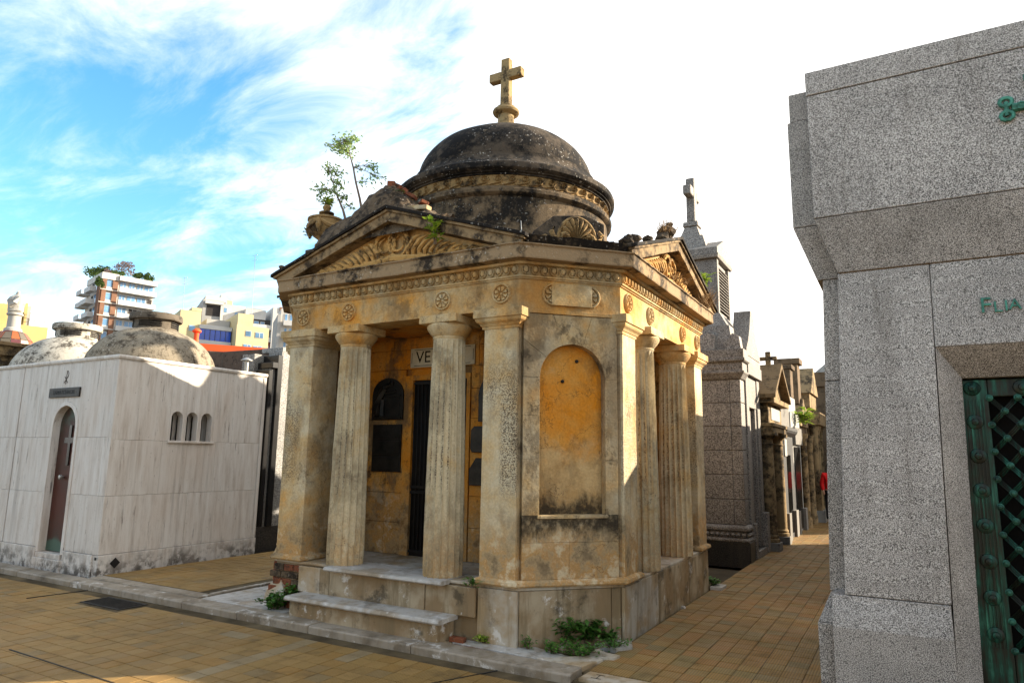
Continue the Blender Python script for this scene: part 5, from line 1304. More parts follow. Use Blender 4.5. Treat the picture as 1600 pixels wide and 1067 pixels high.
# dark granite tomb
DT_ = empty('dark_granite_tomb', (-.8, 10.6, 0), 'dark polished granite tomb with moulded cornice beyond the sandstone one', 'tomb')
def db(par, name, x0, x1, y0, y1, z0, z1, mat=DARKT, bev=.008): return MB().box(x0, x1, y0, y1, z0, z1).build(name, mat, par, bev)
db(DT_, 'body', -2.2, .10, 9.9, 11.35, -.1, 2.15); db(DT_, 'doorway', .101, .11, 10.3, 10.85, .1, 1.75, GLASSD, 0)
MB().sweep([(-.2,2.155),(.02,2.155),(.10,2.22),(.12,2.27),(.12,2.34),(-.2,2.34)], [(-2.2,9.9),(.10,9.9),(.10,11.35)], False).build('cornice', DARKT, DT_, .005)
db(DT_, 'attic', -2.2, .06, 9.95, 11.3, 2.345, 3.05, GREYT); db(DT_, 'attic_block', -2.2, -.25, 10.2, 11.2, 3.055, 3.62, GREYT); db(DT_, 'name_plate', .101, .125, 9.98, 10.28, 1.72, 2.08, GREYL)
db(DT_, 'pier_base', .0, .16, 9.92, 10.22, -.1, .55, GREYT); db(DT_, 'pier_base', .0, .16, 10.95, 11.3, -.1, .55, GREYT)
# pale grey tomb
PT = empty('pale_grey_tomb', (-.8, 12.3, 0), 'pale grey marble tomb with black portal and square chimney block', 'tomb')
db(PT, 'body', -2.2, .06, 11.5, 13.0, -.1, 2.75, GREYL); db(PT, 'portal', .061, .09, 11.75, 12.65, .05, 1.95, BLACK, .004); db(PT, 'portal_head', .061, .14, 11.6, 12.8, 2.0, 2.4, GREYT)
db(PT, 'attic', -2.2, .0, 11.6, 12.9, 2.755, 3.15, GREYL); db(PT, 'chimney_block', -.45, -.0, 12.3, 12.75, 3.155, 3.85, FARBR); db(PT, 'chimney_cap', -.5, .05, 12.25, 12.8, 3.853, 3.96, FARBR)
db(PT, 'pier_base', .0, .15, 11.52, 11.75, -.1, .5, GREYT); db(PT, 'pier_base', .0, .15, 12.68, 12.98, -.1, .5, GREYT)
# slim gabled tomb
SG = empty('slim_gabled_tomb', (-.8, 14, 0), 'slim brown tomb with pointed gable and tall urn block in the alley', 'tomb')
db(SG, 'body', -2.0, .02, 13.15, 14.75, -.1, 2.5, FARBR)
MB().extr([(13.1,2.5),(14.8,2.5),(13.95,3.25)], (.08,0,0), (0,1,0), (0,0,1), (-1.6,0,0)).build('gable', SANDS, SG, .008)
db(SG, 'doorway', .021, .04, 13.6, 14.3, .1, 1.9, GLASSD, 0)
for y in (13.3, 14.55): MB().lathe([(.11,-.05),(.11,.2),(.085,.25),(.08,2.1),(.11,2.2),(.12,2.3)], (.1, y, 0), 16).build('column', SANDS, SG)
db(SG, 'urn_block', -.5, .0, 13.7, 14.2, 3.1, 4.15, FARBR); db(SG, 'urn_cap', -.57, .07, 13.63, 14.27, 4.153, 4.3, FARBR)
# twin column tomb at the end and the wall that closes the alley
TC = empty('twin_column_tomb', (-.8, 16, 0), 'weathered tan tomb with twin slender columns near the alley end', 'tomb')
db(TC, 'body', -2.0, .0, 14.95, 17.2, -.1, 3.1, SANDS)
for y in (15.2, 15.7, 16.5): 
    db(TC, 'column_base', .0, .34, y-.15, y+.15, -.1, .3, GREYL)
    MB().lathe([(.12,.3),(.10,.36),(.09,.4),(.085,2.4),(.12,2.5),(.14,2.6)], (.17, y, 0), 16).build('column', SANDS, TC)
db(TC, 'entablature', -.1, .36, 15.0, 16.9, 2.603, 2.95, SANDS); db(TC, 'attic', -1.5, .1, 15.2, 16.8, 3.103, 3.5, SANDS); MB().extr([(15.1,3.503),(16.9,3.503),(16.0,4.3)], (.16,0,0), (0,1,0), (0,0,1), (-1.4,0,0)).build('gable', SANDS, TC, .01)
db(TC, 'dark_wreath', .001, .06, 15.85, 16.25, 1.3, 2.0, LEAFD)
EW = empty('alley_end_tomb', (.6, 19.5, 0), 'tall weathered brown tomb wall closing the far end of the alley', 'tomb')
db(EW, 'body', -1.5, 2.5, 18.6, 20.6, -.1, 4.0, FARBR); db(EW, 'cornice', -1.6, 2.6, 18.5, 20.7, 4.003, 4.15, FARBR); db(EW, 'attic', -.6, 1.6, 18.8, 20.4, 4.153, 4.5, FARBR)
MB().extr([(-.1,4.503),(1.1,4.503),(.5,5.0)], (0,18.9,0), (1,0,0), (0,0,1), (0,1.2,0)).build('gable', GREYL, EW, .01)
db(EW, 'plinth', -1.6, 2.6, 18.5, 18.598, -.1, .4, FARBR)
# unseen tombs added behind the granite tomb, sized to cast the alley shadows
for i, (y0, y1, z, lab) in enumerate(((3.28, 4.5, 2.77, 'low unseen grey tomb added to cast shade just behind the big granite tomb'), (4.6, 10.9, 3.08, 'long unseen grey tomb added to cast shade further along the right side of the alley'), (15.4, 18.5, 3.6, 'unseen grey tomb added to cast shade at the far right end of the alley'))):
    t = empty('unseen_tomb', (3.0, (y0+y1)/2, 0), lab, 'tomb')
    db(t, 'body', 1.75, 4.4, y0+.06, y1-.06, -.1, z-.2, GREYT); db(t, 'cornice', 1.67, 4.45, y0, y1, z-.198, z, GREYT); db(t, 'door', 1.742, 1.749, (y0+y1)/2-.35, (y0+y1)/2+.35, .1, 1.9, BRONZE, 0)
# ------------------------------------------------------------------ small glazed dome tomb, far left
LD = atD(14, 560, 16.5); LD.z = 0
LT = empty('glazed_dome_tomb', LD, 'small ochre tomb with coloured glass dome and headless statue on top', 'tomb')
def lz(px, py): return atD(px, py, 16.5).z
zc = lz(20, 550); zp = lz(17, 514); 
MB().box(LD.x-1.5, LD.x+1.1, LD.y-.6, LD.y+1.2, -.1, zc-.22).build('body', SANDS, LT)
MB().box(LD.x-1.6, LD.x+1.2, LD.y-.75, LD.y+1.3, zc-.218, zc-.05).build('cornice', SANDS, LT, .01); MB().box(LD.x-1.68, LD.x+1.28, LD.y-.83, LD.y+1.38, zc-.048, zc+.02).build('cornice_top', ROOFST, LT, .01)
cols_ = [plain('amber_glass', S(140,74,34), .25, .5, .1), plain('clear_old_glass', S(108,98,80), .25, .5, .1), plain('wine_glass', S(84,40,44), .25, .5, .1), plain('grey_glass', S(92,84,72), .25, .5, .1)]
rd = .40; hd = zp-zc-.02; rg = random.Random(6)
for i in range(14):
    for q in range(3):
        a0, a1 = 2*PI*i/14, 2*PI*(i+1)/14; e0, e1 = PI/2*q/3.3, PI/2*(q+1)/3.3
        P = [LD + Vector((rd*math.cos(e)*math.cos(a), rd*math.cos(e)*math.sin(a), zc+.02+hd*math.sin(e))) for a, e in ((a0+.02,e0+.02),(a1-.02,e0+.02),(a1-.02,e1-.02),(a0+.02,e1-.02))]
        cN = (P[0]+P[2])/2 - LD; cN.z -= zc; cN = cN.normalized()*.012
        MB().add(P + [p-cN for p in P], [(0,1,2,3),(7,6,5,4),(0,4,5,1),(1,5,6,2),(2,6,7,3),(3,7,4,0)]).build('glass_pane', rg.choice(cols_), LT)
MB().lathe([(rd*.97*math.cos(PI/2*t/8), zc+.012+hd*.97*math.sin(PI/2*t/8)) for t in range(9)], LD, 28).build('dome_frame', GREYT, LT)
MB().lathe([(.16,zp-.05),(.15,zp),(.115,zp+.03),(.11,zp+.26),(.14,zp+.28),(.14,zp+.31),(.11,zp+.33)], LD, 20).build('pedestal', GREYL, LT)
st = MB().lathe([(.12,zp+.33),(.14,zp+.37),(.13,zp+.47),(.155,zp+.58),(.14,zp+.64),(.08,zp+.68),(.04,zp+.70),(.033,zp+.74),(.0,zp+.79)], LD, 16).rough(.03, 9, 3)
st.tube([LD+Vector((.12,-.05,zp+.62)), LD+Vector((.16,-.10,zp+.5)), LD+Vector((.08,-.15,zp+.43))], [.05,.045,.04], 6); st.build('statue', GREYL, LT)
# unseen tombs added behind the viewer to cut sky light on the fronts
for i, (x0, x1, z, lab) in enumerate(((-15.5,-11.6,3.6,'unseen grey tomb added across the street to block sky light, westernmost'), (-11.2,-7.4,4.4,'unseen grey tomb added to block sky light, facing the travertine tombs'), (-7.0,-3.2,3.9,'unseen grey tomb added to block sky light, facing the lane'), (-2.8,1.0,4.3,'unseen grey tomb added to block sky light, facing the domed mausoleum'), (1.4,5.6,4.6,'unseen grey tomb added to block sky light, facing the granite tomb'))):
    t = empty('unseen_tomb', ((x0+x1)/2, -11, 0), lab, 'tomb')
    db(t, 'body', x0+.06, x1-.06, -13.4, -9.3, -.1, z-.25, GREYL); db(t, 'cornice', x0, x1, -13.5, -9.2, z-.248, z, GREYL); db(t, 'door', (x0+x1)/2-.45, (x0+x1)/2+.45, -9.299, -9.29, .1, 2.1, BRONZE, 0)
# ------------------------------------------------------------------ city buildings behind
class Bld:
    """building in a local frame: origin on the ground, U to the right as seen, W away from the viewer"""
    def __init__(s, name, px, py, D, yaw, label, cat='building'):
        p = atD(px, py, D); d = (p-CAM); d.z = 0; d.normalize()
        s.O = Vector((p.x, p.y, 0)); a = math.atan2(d.y, d.x) + yaw
        s.W = Vector((math.cos(a), math.sin(a), 0)); s.U = Vector((s.W.y, -s.W.x, 0)); s.k = D/FPX
        s.D = D; s.root = empty(name, (s.O.x, s.O.y, 0), label, cat)
    def z(s, px, py): return atD(px, py, s.D).z
    def b(s, name, mat, u0, u1, w0, w1, z0, z1, par=None):
        m = MB().frame(s.O, s.U, s.W, (0,0,1), u0, u1, w0, w1, z0, z1)
        return m.build(name, mat, par or s.root)
    def win(s, u0, u1, z0, z1, w=0, glass=None, fr=None, side=None):
        """a framed window on the front (or on the left side when side is the u of that wall)"""
        glass = glass or W_GLASS; fr = fr or W_WHITE
        if side is None:
            f = s.b('window', fr, u0, u1, w-.06, w+.05, z0, z1); s.b('pane', glass, u0+.08, u1-.08, w-.09, w-.061, z0+.08, z1-.08, f)
            if u1-u0 > 1.3: s.b('mullion', fr, (u0+u1)/2-.05, (u0+u1)/2+.05, w-.11, w-.091, z0+.08, z1-.08, f)
        else:
            f = s.b('window', fr, side-.06, side+.05, u0, u1, z0, z1); s.b('pane', glass, side-.09, side-.061, u0+.08, u1-.08, z0+.08, z1-.08, f)
def U(B, px): 
    """local u of an image column on the front plane"""
    d = ray(px, 520); d = Vector((d.x, d.y, 0)); o = B.O - Vector((CAM.x, CAM.y, 0)); t = o.dot(B.W)/d.dot(B.W); return (d*t - o).dot(B.U)
# apartment tower with roof garden: origin at the brick corner
TW = Bld('apartment_tower', 161, 430, 180, R(14), 'tall apartment tower of brick and white balconies with a roof garden')
ztop = TW.z(200, 436); fl = 3.05
TWR = U(TW, 239)-.3
TW.b('core', W_CONC, 0, TWR-.3, .5, 12, 0, ztop-.1); TW.b('roof_parapet', W_WHITE, 3.4, TWR, -.8, 12, ztop-.5, ztop+.6); TW.b('corner_parapet', W_CONC, -.2, 3.3, -.3, 12, ztop-.6, ztop+.9)
TW.b('brick_pier', W_BRICK, 0, .9, -.2, .49, 0, ztop-.61); TW.b('brick_pier', W_BRICK, 2.2, 3.3, -.2, .49, 0, ztop-.61); TW.b('brick_flank', W_BRICK, -.35, -.01, .0, 2.4, 0, ztop-.61)
rt = random.Random(8)
for i in range(10):
    z0 = ztop - (i+1)*fl
    TW.win(.95, 2.15, z0+.7, z0+2.4, .1); TW.b('spandrel', W_WHITE, .91, 2.19, -.1, .4, z0-.25, z0+.65); TW.b('floor_band', W_CONC, -.4, 3.35, -.26, -.201, z0-.12, z0+.05)
    bal = TW.b('balcony', W_WHITE, 3.5, TWR-.1, -1.0, .45, z0-.2, z0+.0); TW.b('parapet', W_WHITE, 3.5, TWR-.1, -1.0, -.86, z0+.001, z0+.95, bal)
    u = 3.8
    while u < TWR-1.6:
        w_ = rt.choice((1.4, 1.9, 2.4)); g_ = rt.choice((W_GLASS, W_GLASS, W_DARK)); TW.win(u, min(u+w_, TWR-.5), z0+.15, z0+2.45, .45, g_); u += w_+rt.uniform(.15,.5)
    bs = TW.b('side_balcony', W_WHITE, -2.2 if i % 2 else -1.6, -.36, 3.0, 8.0, z0-.2, z0+.0); TW.b('parapet', W_WHITE, -2.2 if i % 2 else -1.6, (-2.2 if i % 2 else -1.6)+.14, 3.0, 8.0, z0+.001, z0+.95, bs); TW.b('parapet', W_WHITE, (-2.2 if i % 2 else -1.6)+.141, -.36, 3.0, 3.14, z0+.001, z0+.95, bs)
    bs2 = TW.b('side_balcony', W_WHITE, -2.0, -.01, 9.0, 13.0, z0-.2, z0+.0); TW.b('parapet', W_WHITE, -2.0, -1.86, 9.0, 13.0, z0+.001, z0+.95, bs2)
    TW.win(3.4, 5.2, z0+.2, z0+2.4, side=-.01); TW.win(5.8, 7.6, z0+.2, z0+2.4, side=-.01, glass=W_DARK)
def leafball(root, c, rx, rz, n, mat, seed, size, name='foliage', stem=True):
    rn = random.Random(seed); m = MB(); lobes = [(Vector((rn.uniform(-.55,.55)*rx, rn.uniform(-.55,.55)*rx, rn.uniform(-.4,.5)*rz)), rn.uniform(.4,.65)) for _ in range(6)]
    for _ in range(n):
        l, r = rn.choice(lobes); d = Vector((rn.gauss(0,1), rn.gauss(0,1), rn.gauss(0,1))).normalized()*(rn.random()**.4)
        p = Vector(c) + l + Vector((d.x*rx*r, d.y*rx*r, d.z*rz*r)); a = Vector((rn.gauss(0,1), rn.gauss(0,1), rn.gauss(0,1))).normalized(); b = a.orthogonal().normalized()
        s_ = size*rn.uniform(.6, 1.3); m.add([p-a*s_, p+b*s_*.5, p+a*s_, p-b*s_*.5], [(0,1,2,3)])
    return m.build(name, mat, root)
def rtree(px, py, D, rx, rz, mat, seed, label, name='roof_garden_shrub', cat='shrub', trunk=1.5):
    c = atD(px, py, D); r_ = empty(name, (c.x, c.y, c.z-rz-trunk*.5), label, cat, 'plants of the tower roof garden')
    leafball(r_, c, rx, rz, 520, mat, seed, .26); MB().tube([c-Vector((0,0,rz+trunk)), c-Vector((0,0,rz*.3))], [.14,.08], 6).build('trunk', STEM, r_)
rtree(148, 429, 190, 2.30, 2.18, LEAFG, 1, 'dark conical shrub at the left corner of the tower roof garden'); rtree(161, 423, 186, 1.84, 1.72, LEAFG, 2, 'rounded dark green shrub second from the left on the tower roof')
rtree(170, 427, 184, 1.15, 1.03, LEAFP, 3, 'small reddish shrub between the green ones on the tower roof'); rtree(183, 429, 184, 1.95, 1.15, LEAFG, 4, 'low spreading green shrub in the middle of the tower roof')
rtree(194, 420, 186, 2.64, 2.07, LEAFP, 5, 'large mauve grey tree rising above the tower roof', 'roof_garden_tree', 'tree'); rtree(215, 431, 184, 1.61, 0.92, LEAFG, 6, 'dense dark green rounded bush right of the mauve tree'); rtree(232, 435, 184, 1.49, 1.38, LEAFG, 7, 'yellowish green bush at the right corner of the tower roof')
rtree(157, 441, 178, 1.03, 1.49, LEAFG, 8, 'trailing green plant hanging over the left side of the tower', trunk=.2)
# cluster of cream and white blocks with the blue glass front
CB = Bld('cream_office_block', 330, 520, 140, R(12), 'cream office block with a band of bright blue glass')
def cb(name, mat, x0, x1, w0, w1, y0, y1, par=None, xr=None): 
    xm = (x0+x1)/2
    return CB.b(name, mat, U(CB, x0), U(CB, x1), w0, w1, CB.z(xm, y1), CB.z(xm, y0), par)
cb('left_wing', W_CREAM, 279, 312, 0, 10, 486, 700); cb('left_wing_upper', W_CREAM, 297, 313, .3, 10, 481, 486); cb('middle_wall', W_CONC, 312, 362, .6, 10, 508, 700)
g0 = cb('glass_front', W_BLUE, 311, 360, -.4, .55, 516, 533)
for k in range(1, 6): cb('mullion', W_DARK, 311+k*8.2-.25, 311+k*8.2+.25, -.5, -.401, 516, 533, g0)
cb('sill_band', W_WHITE, 310, 361, -.6, .5, 533.2, 539); cb('head_band', W_WHITE, 310, 361, -.6, .5, 510, 515.8)
cb('right_wing', W_CREAM, 362, 412, -3.5, 9, 512, 700); cb('right_wing_tower', W_CREAM, 363, 387, -3.4, 9, 493, 511.5)
cb('roof_slope_panel', W_GREY, 325, 362, 2, 8, 497, 508)
for (x0, x1, y0, y1, w_) in ((294,304,509,518,0),(376,385,519,528,-3.5),(391,404,521,530,-3.5),(374,386,540,552,-3.5),(389,403,542,554,-3.5),(294,304,531,540,0)):
    CB.win(U(CB, x0), U(CB, x1), CB.z((x0+x1)/2, y1), CB.z((x0+x1)/2, y0), w_)
WBK = Bld('white_apartment_block', 380, 500, 175, R(10), 'white stepped apartment block rising behind the cream offices')
def wb(name, mat, x0, x1, w0, w1, y0, y1, par=None):
    xm = (x0+x1)/2; return WBK.b(name, mat, U(WBK, x0), U(WBK, x1), w0, w1, WBK.z(xm, y1), WBK.z(xm, y0), par)
wb('left_block', W_GREY, 313, 346, 0, 12, 470, 700); wb('upper_block', W_CONC, 318, 352, 2, 12, 462, 469.5); wb('centre_block', W_WHITE, 346, 382, 1, 12, 476, 700); wb('penthouse', W_CREAM, 336, 364, 4, 12, 464, 475.5)
wb('water_tank', W_CONC, 346, 352, 5, 9, 454, 463); wb('tank_room', W_CREAM, 324, 330, 5, 9, 458, 466); wb('stepped_wing', W_WHITE, 380, 412, -1, 10, 484, 700); wb('stepped_wing_upper', W_GREY, 384, 408, 1, 10, 480, 483.5); wb('right_slab', W_WHITE, 420, 432, -3, 12, 482, 700); wb('right_slab_cap', W_BRICK, 430, 434, -3.2, 2, 481, 490)
wb('terrace_shade_panel', W_DARK, 319, 342, -.05, .0, 478, 495); wb('post', W_CONC, 341, 345, -.6, -.051, 474, 505); wb('terrace_slab', W_WHITE, 316, 345, -.8, -.051, 472.5, 477)  # terrace opening is a flat panel with its shade painted on
wb('balcony', W_WHITE, 388, 432, -2.6, -1.05, 509, 516); wb('balcony', W_WHITE, 410, 430, -2.6, -1.05, 529, 536); wb('balcony_shade_panel', W_DARK, 392, 428, -1.04, -1.001, 500, 508); wb('lower_recess', W_RED, 411, 430, -2.2, -1.05, 537, 560)  # dark balcony opening is a flat panel, shade put into its colour
for (x0, x1, y0, y1, w_) in ((347,353,480,488,1),(365,375,487,493,1),(394,402,502,508,-1.05),(404,411,503,509,-1.05),(413,418,518,528,-1.05),(420,427,519,529,-1.05),(413,418,541,551,-2.2),(420,428,541,551,-2.2),(337,341,466,469,4),(349,355,467,471,4)):
    WBK.win(U(WBK, x0), U(WBK, x1), WBK.z((x0+x1)/2, y1), WBK.z((x0+x1)/2, y0), w_)
RB = Bld('grey_apartment_block', 450, 520, 120, R(6), 'grey white apartment block with balconies beside the mausoleum corner')
RB.b('body', W_CONC, U(RB, 437), U(RB, 500), 0, 8, 0, RB.z(450, 483)); RB.b('party_wall', W_GREY, U(RB, 432), U(RB, 437)-.02, -.5, 8, 0, RB.z(434, 492))
for k in range(4):
    zt = RB.z(450, 489+k*22); f = RB.b('balcony', W_WHITE, U(RB, 441), U(RB, 480), -1.2, -.02, zt-2.35, zt-1.5); RB.win(U(RB, 443), U(RB, 448), zt-1.45, zt-.2, 0); RB.win(U(RB, 451), U(RB, 457), zt-1.45, zt-.2, 0)
# yellow blank walled building, far left
YB = Bld('yellow_walled_building', 30, 520, 85, R(4), 'blank yellow rendered building with roof railings at far left')
YB.b('lower_wall', W_YELL, U(YB, -60), U(YB, 74), 0, 10, 0, YB.z(40, 508)); YB.b('upper_wall', W_YELL, U(YB, -60), U(YB, 33), .8, 10, YB.z(40, 508)+.01, YB.z(10, 473)); YB.b('end_pier', W_YELL, U(YB, 34), U(YB, 39), .6, 6, YB.z(40, 508)+.01, YB.z(36, 471))
zr = YB.z(55, 508)
for px in (44, 52, 60, 68, 74): YB.b('railing_post', STEEL, U(YB, px)-.03, U(YB, px)+.03, .3, .36, zr, zr+1.35)
for dz in (.5, .95, 1.3): YB.b('railing_bar', STEEL, U(YB, 42), U(YB, 75), .31, .35, zr+dz, zr+dz+.03)
YB.b('roof_hut', W_GREY, U(YB, 39.5), U(YB, 45), 1, 3, zr+.01, zr+2.1); YB.b('water_tank', W_CONC, U(YB, 2), U(YB, 9), 2, 4, YB.z(10, 473)+.01, YB.z(6, 465))
# thin aerial masts on the skyline
for i, (px, y0, y1, D, lab) in enumerate(((288,433,520,150,'thin lattice aerial mast left of the white apartment block'),(398,398,490,170,'tall thin aerial mast above the white apartment block'),(1233,498,580,200,'faint aerial mast in the white sky over the alley'))):
    a, b = atD(px, y1, D), atD(px+1, y0, D); r_ = empty('aerial_mast', (a.x, a.y, 0), lab, 'aerial mast')
    MB().tube([Vector((a.x,a.y,0)), b], [.10,.05], 5).build('mast', STEEL, r_)
    for k in (0, 1.2): MB().tube([b-Vector((.9,0,k+.2)), b+Vector((.9,0,-k-.2))], .03, 4).build('aerial_arm', STEEL, r_)

FB = Bld('pale_far_building', 1262, 600, 75, R(-10), 'pale distant building with small windows above the alley end')
for (x0, x1, y0, w0, mt) in ((1243, 1262, 583, 0, W_CONC), (1262, 1290, 590, 1, W_WHITE), (1266, 1275, 580, 2, W_GREY), (1234, 1243, 596, 1, W_CREAM)):
    FB.b('block', mt, U(FB, x0), U(FB, x1)-.02, w0, w0+6, 0, FB.z((x0+x1)/2, y0))
for (x, y) in ((1247,590),(1254,590),(1247,600),(1254,600),(1247,610),(1254,610),(1266,597),(1274,597),(1282,597),(1266,606),(1274,606),(1282,606),(1266,615),(1274,615),(1282,615)):
    FB.win(U(FB, x), U(FB, x+3.4), FB.z(x, y+5), FB.z(x, y), 0 if x < 1260 else 1, W_DARK, W_CONC)
FB.b('aerial', STEEL, U(FB, 1258), U(FB, 1258)+.06, .2, .26, FB.z(1258, 590), FB.z(1258, 562))
# ------------------------------------------------------------------ plants
def leafquad(m, p, d, up, L, w):
    """a folded leaf of four faces starting at p along d"""
    d = d.normalized(); s_ = d.cross(up)
    if s_.length < .05: s_ = d.orthogonal()
    s_.normalize(); n = s_.cross(d).normalized()
    a = p; b = p + d*L*.5 + n*L*.06; t = p + d*L - n*L*.10
    l = p + d*L*.45 + s_*w*.5 + n*L*.12; r = p + d*L*.45 - s_*w*.5 + n*L*.12
    m.add([a, l, b, r, t], [(0,2,1),(0,3,2),(1,2,4),(2,3,4)])
def weed(name, c, rad, h, n, L, w, mat, seed, label, cat='weed', group=None, stems=6):
    c = Vector(c); rn = random.Random(seed); root = empty(name, c, label, cat, group); lm = MB(); sm = MB()
    for k in range(stems):
        a = 2*PI*k/stems + rn.uniform(-.4,.4); r_ = rad*rn.uniform(.3,1); tip = c + Vector((math.cos(a)*r_, math.sin(a)*r_, h*rn.uniform(.55,1)))
        mid = c.lerp(tip, .5) + Vector((0,0,h*.12)); pts = [c + Vector((math.cos(a)*rad*.1, math.sin(a)*rad*.1, -.01)), mid, tip]; sm.tube(pts, [.006,.005,.002], 4)
        for q in range(max(3, 2*n//stems)):
            t = rn.uniform(.12,1); p = (pts[0].lerp(mid, t*2) if t < .5 else mid.lerp(tip, t*2-1)); b = rn.uniform(0, 2*PI)
            leafquad(lm, p + Vector((rn.gauss(0,.02), rn.gauss(0,.02), rn.gauss(0,.012))), Vector((math.cos(b), math.sin(b), rn.uniform(-.1,.8))), Vector((0,0,1)), 1.15*L*rn.uniform(.6,1.2), 1.35*w*rn.uniform(.7,1.2))
    lm.build('leaves', mat, root); sm.build('stems', STEM, root); return root
g_ = 'weeds growing round the mausoleum foot'
pz = lambda px, py, z=.0: tuple(atZ(px, py, z))
weed('leafy_weed', pz(882, 1003, .01), .19, .23, 150, .085, .034, LEAFD, 1, 'large bushy dark green weed at the niche corner of the plinth', group=g_, stems=13)
weed('leafy_weed', pz(917, 1003, .01), .15, .22, 110, .10, .036, LEAFD, 2, 'bushy weed with long leaves right of the largest one', group=g_, stems=10)
weed('leafy_weed', pz(949, 1000, .02), .08, .07, 34, .06, .03, LEAFD, 3, 'small two-tufted weed by the right corner of the plinth', group=g_, stems=5)
weed('creeping_weed', pz(865, 1020, .0), .15, .09, 80, .04, .018, LEAFD, 4, 'low creeping weed left of the bushy weeds', group=g_, stems=9)
weed('creeping_weed', pz(905, 1022, .0), .26, .09, 150, .042, .02, LEAFD, 5, 'wide creeping weed between the broken marble slabs', group=g_, stems=14)
weed('creeping_weed', pz(958, 1012, .0), .16, .08, 80, .04, .018, LEAFD, 6, 'creeping weed over the slab edge nearest the alley', group=g_, stems=9)
weed('creeping_weed', pz(825, 1012, .01), .08, .10, 26, .05, .014, LEAFD, 7, 'thin wispy weed at the foot of the marble corner slab', group=g_, stems=5)
weed('tufted_weed', pz(756, 1004, .0), .055, .06, 50, .04, .02, LEAFY, 8, 'tiny round weed before the right front marble slab', group=g_, stems=8)
weed('leafy_weed', (-3.64,-.10,.0), .19, .17, 190, .055, .034, LEAFD, 9, 'dense green weed beside the lower step, left end', group=g_, stems=13)
weed('leafy_weed', (-3.46,-.04,.10), .10, .16, 90, .05, .03, LEAFD, 10, 'green weed growing against the exposed bricks', group=g_, stems=8)
weed('tufted_weed', pz(738, 914, .5), .05, .05, 26, .045, .02, LEAFD, 11, 'small weed at the foot of the right front pilaster', group=g_, stems=5)
weed('tufted_weed', pz(616, 938, .21), .025, .035, 12, .03, .018, LEAFY, 12, 'tiny weed sprouting on the lower step tread', group=g_, stems=3)
weed('leafy_weed', pz(1115, 917, .0), .11, .11, 60, .05, .028, LEAFD, 13, 'weed at the far end of the alley plinth', group=g_, stems=7)
p = atX(1100, 438, -.05); weed('roof_weed', p-Vector((0,0,.12)), .10, .22, 40, .10, .028, LEAFY, 14, 'yellow green weed behind the side pediment', stems=6)
p = atY(680, 380, -.2); weed('roof_weed', p, .09, .26, 34, .085, .038, LEAFY, 15, 'bright yellow green sprig on the front pediment rake', stems=5)
p = atY(510, 322, .35); weed('roof_weed', p, .07, .08, 22, .09, .035, LEAFY, 16, 'leafy tuft sprouting from the top of the urn', stems=5)
p = atY(484, 372, .4); weed('roof_weed', p, .09, .08, 18, .06, .025, LEAFD, 17, 'small weed hanging left of the urn', stems=4)
for i, (px, py) in enumerate(((622,306),(610,318),(590,322))): p = atY(px, py, .2); weed('moss_tuft', p, .08, .05, 60, .03, .014, LEAFD, 20+i, ('moss tuft high on the ruined gable ornament','moss tuft in the middle of the ruined gable ornament','moss tuft at the left foot of the ruined gable ornament')[i], 'moss', stems=8)
# dry grass on the side pediment
def grass(px, py, X, n, h, seed, lab):
    c = atX(px, py, X); root = empty('dry_grass_tuft', c, lab, 'dry grass'); rn = random.Random(seed); m = MB()
    for i in range(n):
        b = c + Vector((rn.uniform(-.08,.08), rn.uniform(-.22,.22), 0)); t = b + Vector((rn.uniform(-.08,.16), rn.uniform(-.12,.12), h*rn.uniform(.3,1))); m.tube([b, b.lerp(t,.5)+Vector((rn.uniform(-.03,.03),0,.02)), t], [.004,.003,.001], 3)
    m.build('blades', STRAW, root)
grass(1098, 478, .12, 150, .24, 1, 'brown dry grass at the far end of the side pediment'); grass(1058, 440, .05, 60, .1, 2, 'dry stalks along the side pediment tympanum'); grass(1040, 366, -.15, 40, .22, 3, 'dry grass on the rubble at the side pediment apex')
# two saplings on the roof behind the front pediment
def sapling(base, path, clusters, label, seed):
    rn = random.Random(seed); b0 = atY(*base, .5); root = empty('roof_sapling', b0, label, 'sapling'); pts = [atY(px, py, .5 + i*.03) for i, (px, py) in enumerate([base]+path)]
    m = MB().tube(pts, [.017*(1-.8*i/len(pts)) for i in range(len(pts))], 6); lm = MB()
    for (px, py, rx, ry, n, j) in clusters:
        c = atY(px, py, .5 + rn.uniform(-.15,.2)); s_ = 6.6/FPX; st_ = pts[j]; twig = [st_, st_.lerp(c, .5) + Vector((0,0,.02)), c]; m.tube(twig, [.006,.004,.002], 4)
        for q in range(int(n*1.25)):
            d = Vector((rn.gauss(0,.5)*rx*s_, rn.gauss(0,.5)*rx*s_, rn.gauss(0,.5)*ry*s_)); p = c + d
            if q % 3 == 0: m.tube([twig[1].lerp(c, rn.random()), p], [.003,.0015], 3)
            leafquad(lm, p, Vector((rn.gauss(0,.6), rn.gauss(0,.6), rn.uniform(-1.1,.2))), Vector((rn.gauss(0,1), rn.gauss(0,1), .6)), rn.uniform(.04,.07), rn.uniform(.018,.028))
    m.build('stem', STEM, root); lm.build('leaves', LEAFS, root)
sapling((567, 338), [(562,310),(556,285),(552,262),(546,240),(540,218)], [(538,222,22,18,120,5),(530,232,20,16,60,4),(545,240,10,14,36,4),(552,216,14,10,30,5),(580,262,14,12,36,3),(590,277,16,10,26,3),(570,285,10,10,16,2),(515,225,12,10,14,4),(560,262,12,8,14,3)], 'taller thin-leaved sapling growing on the roof behind the pediment', 1)
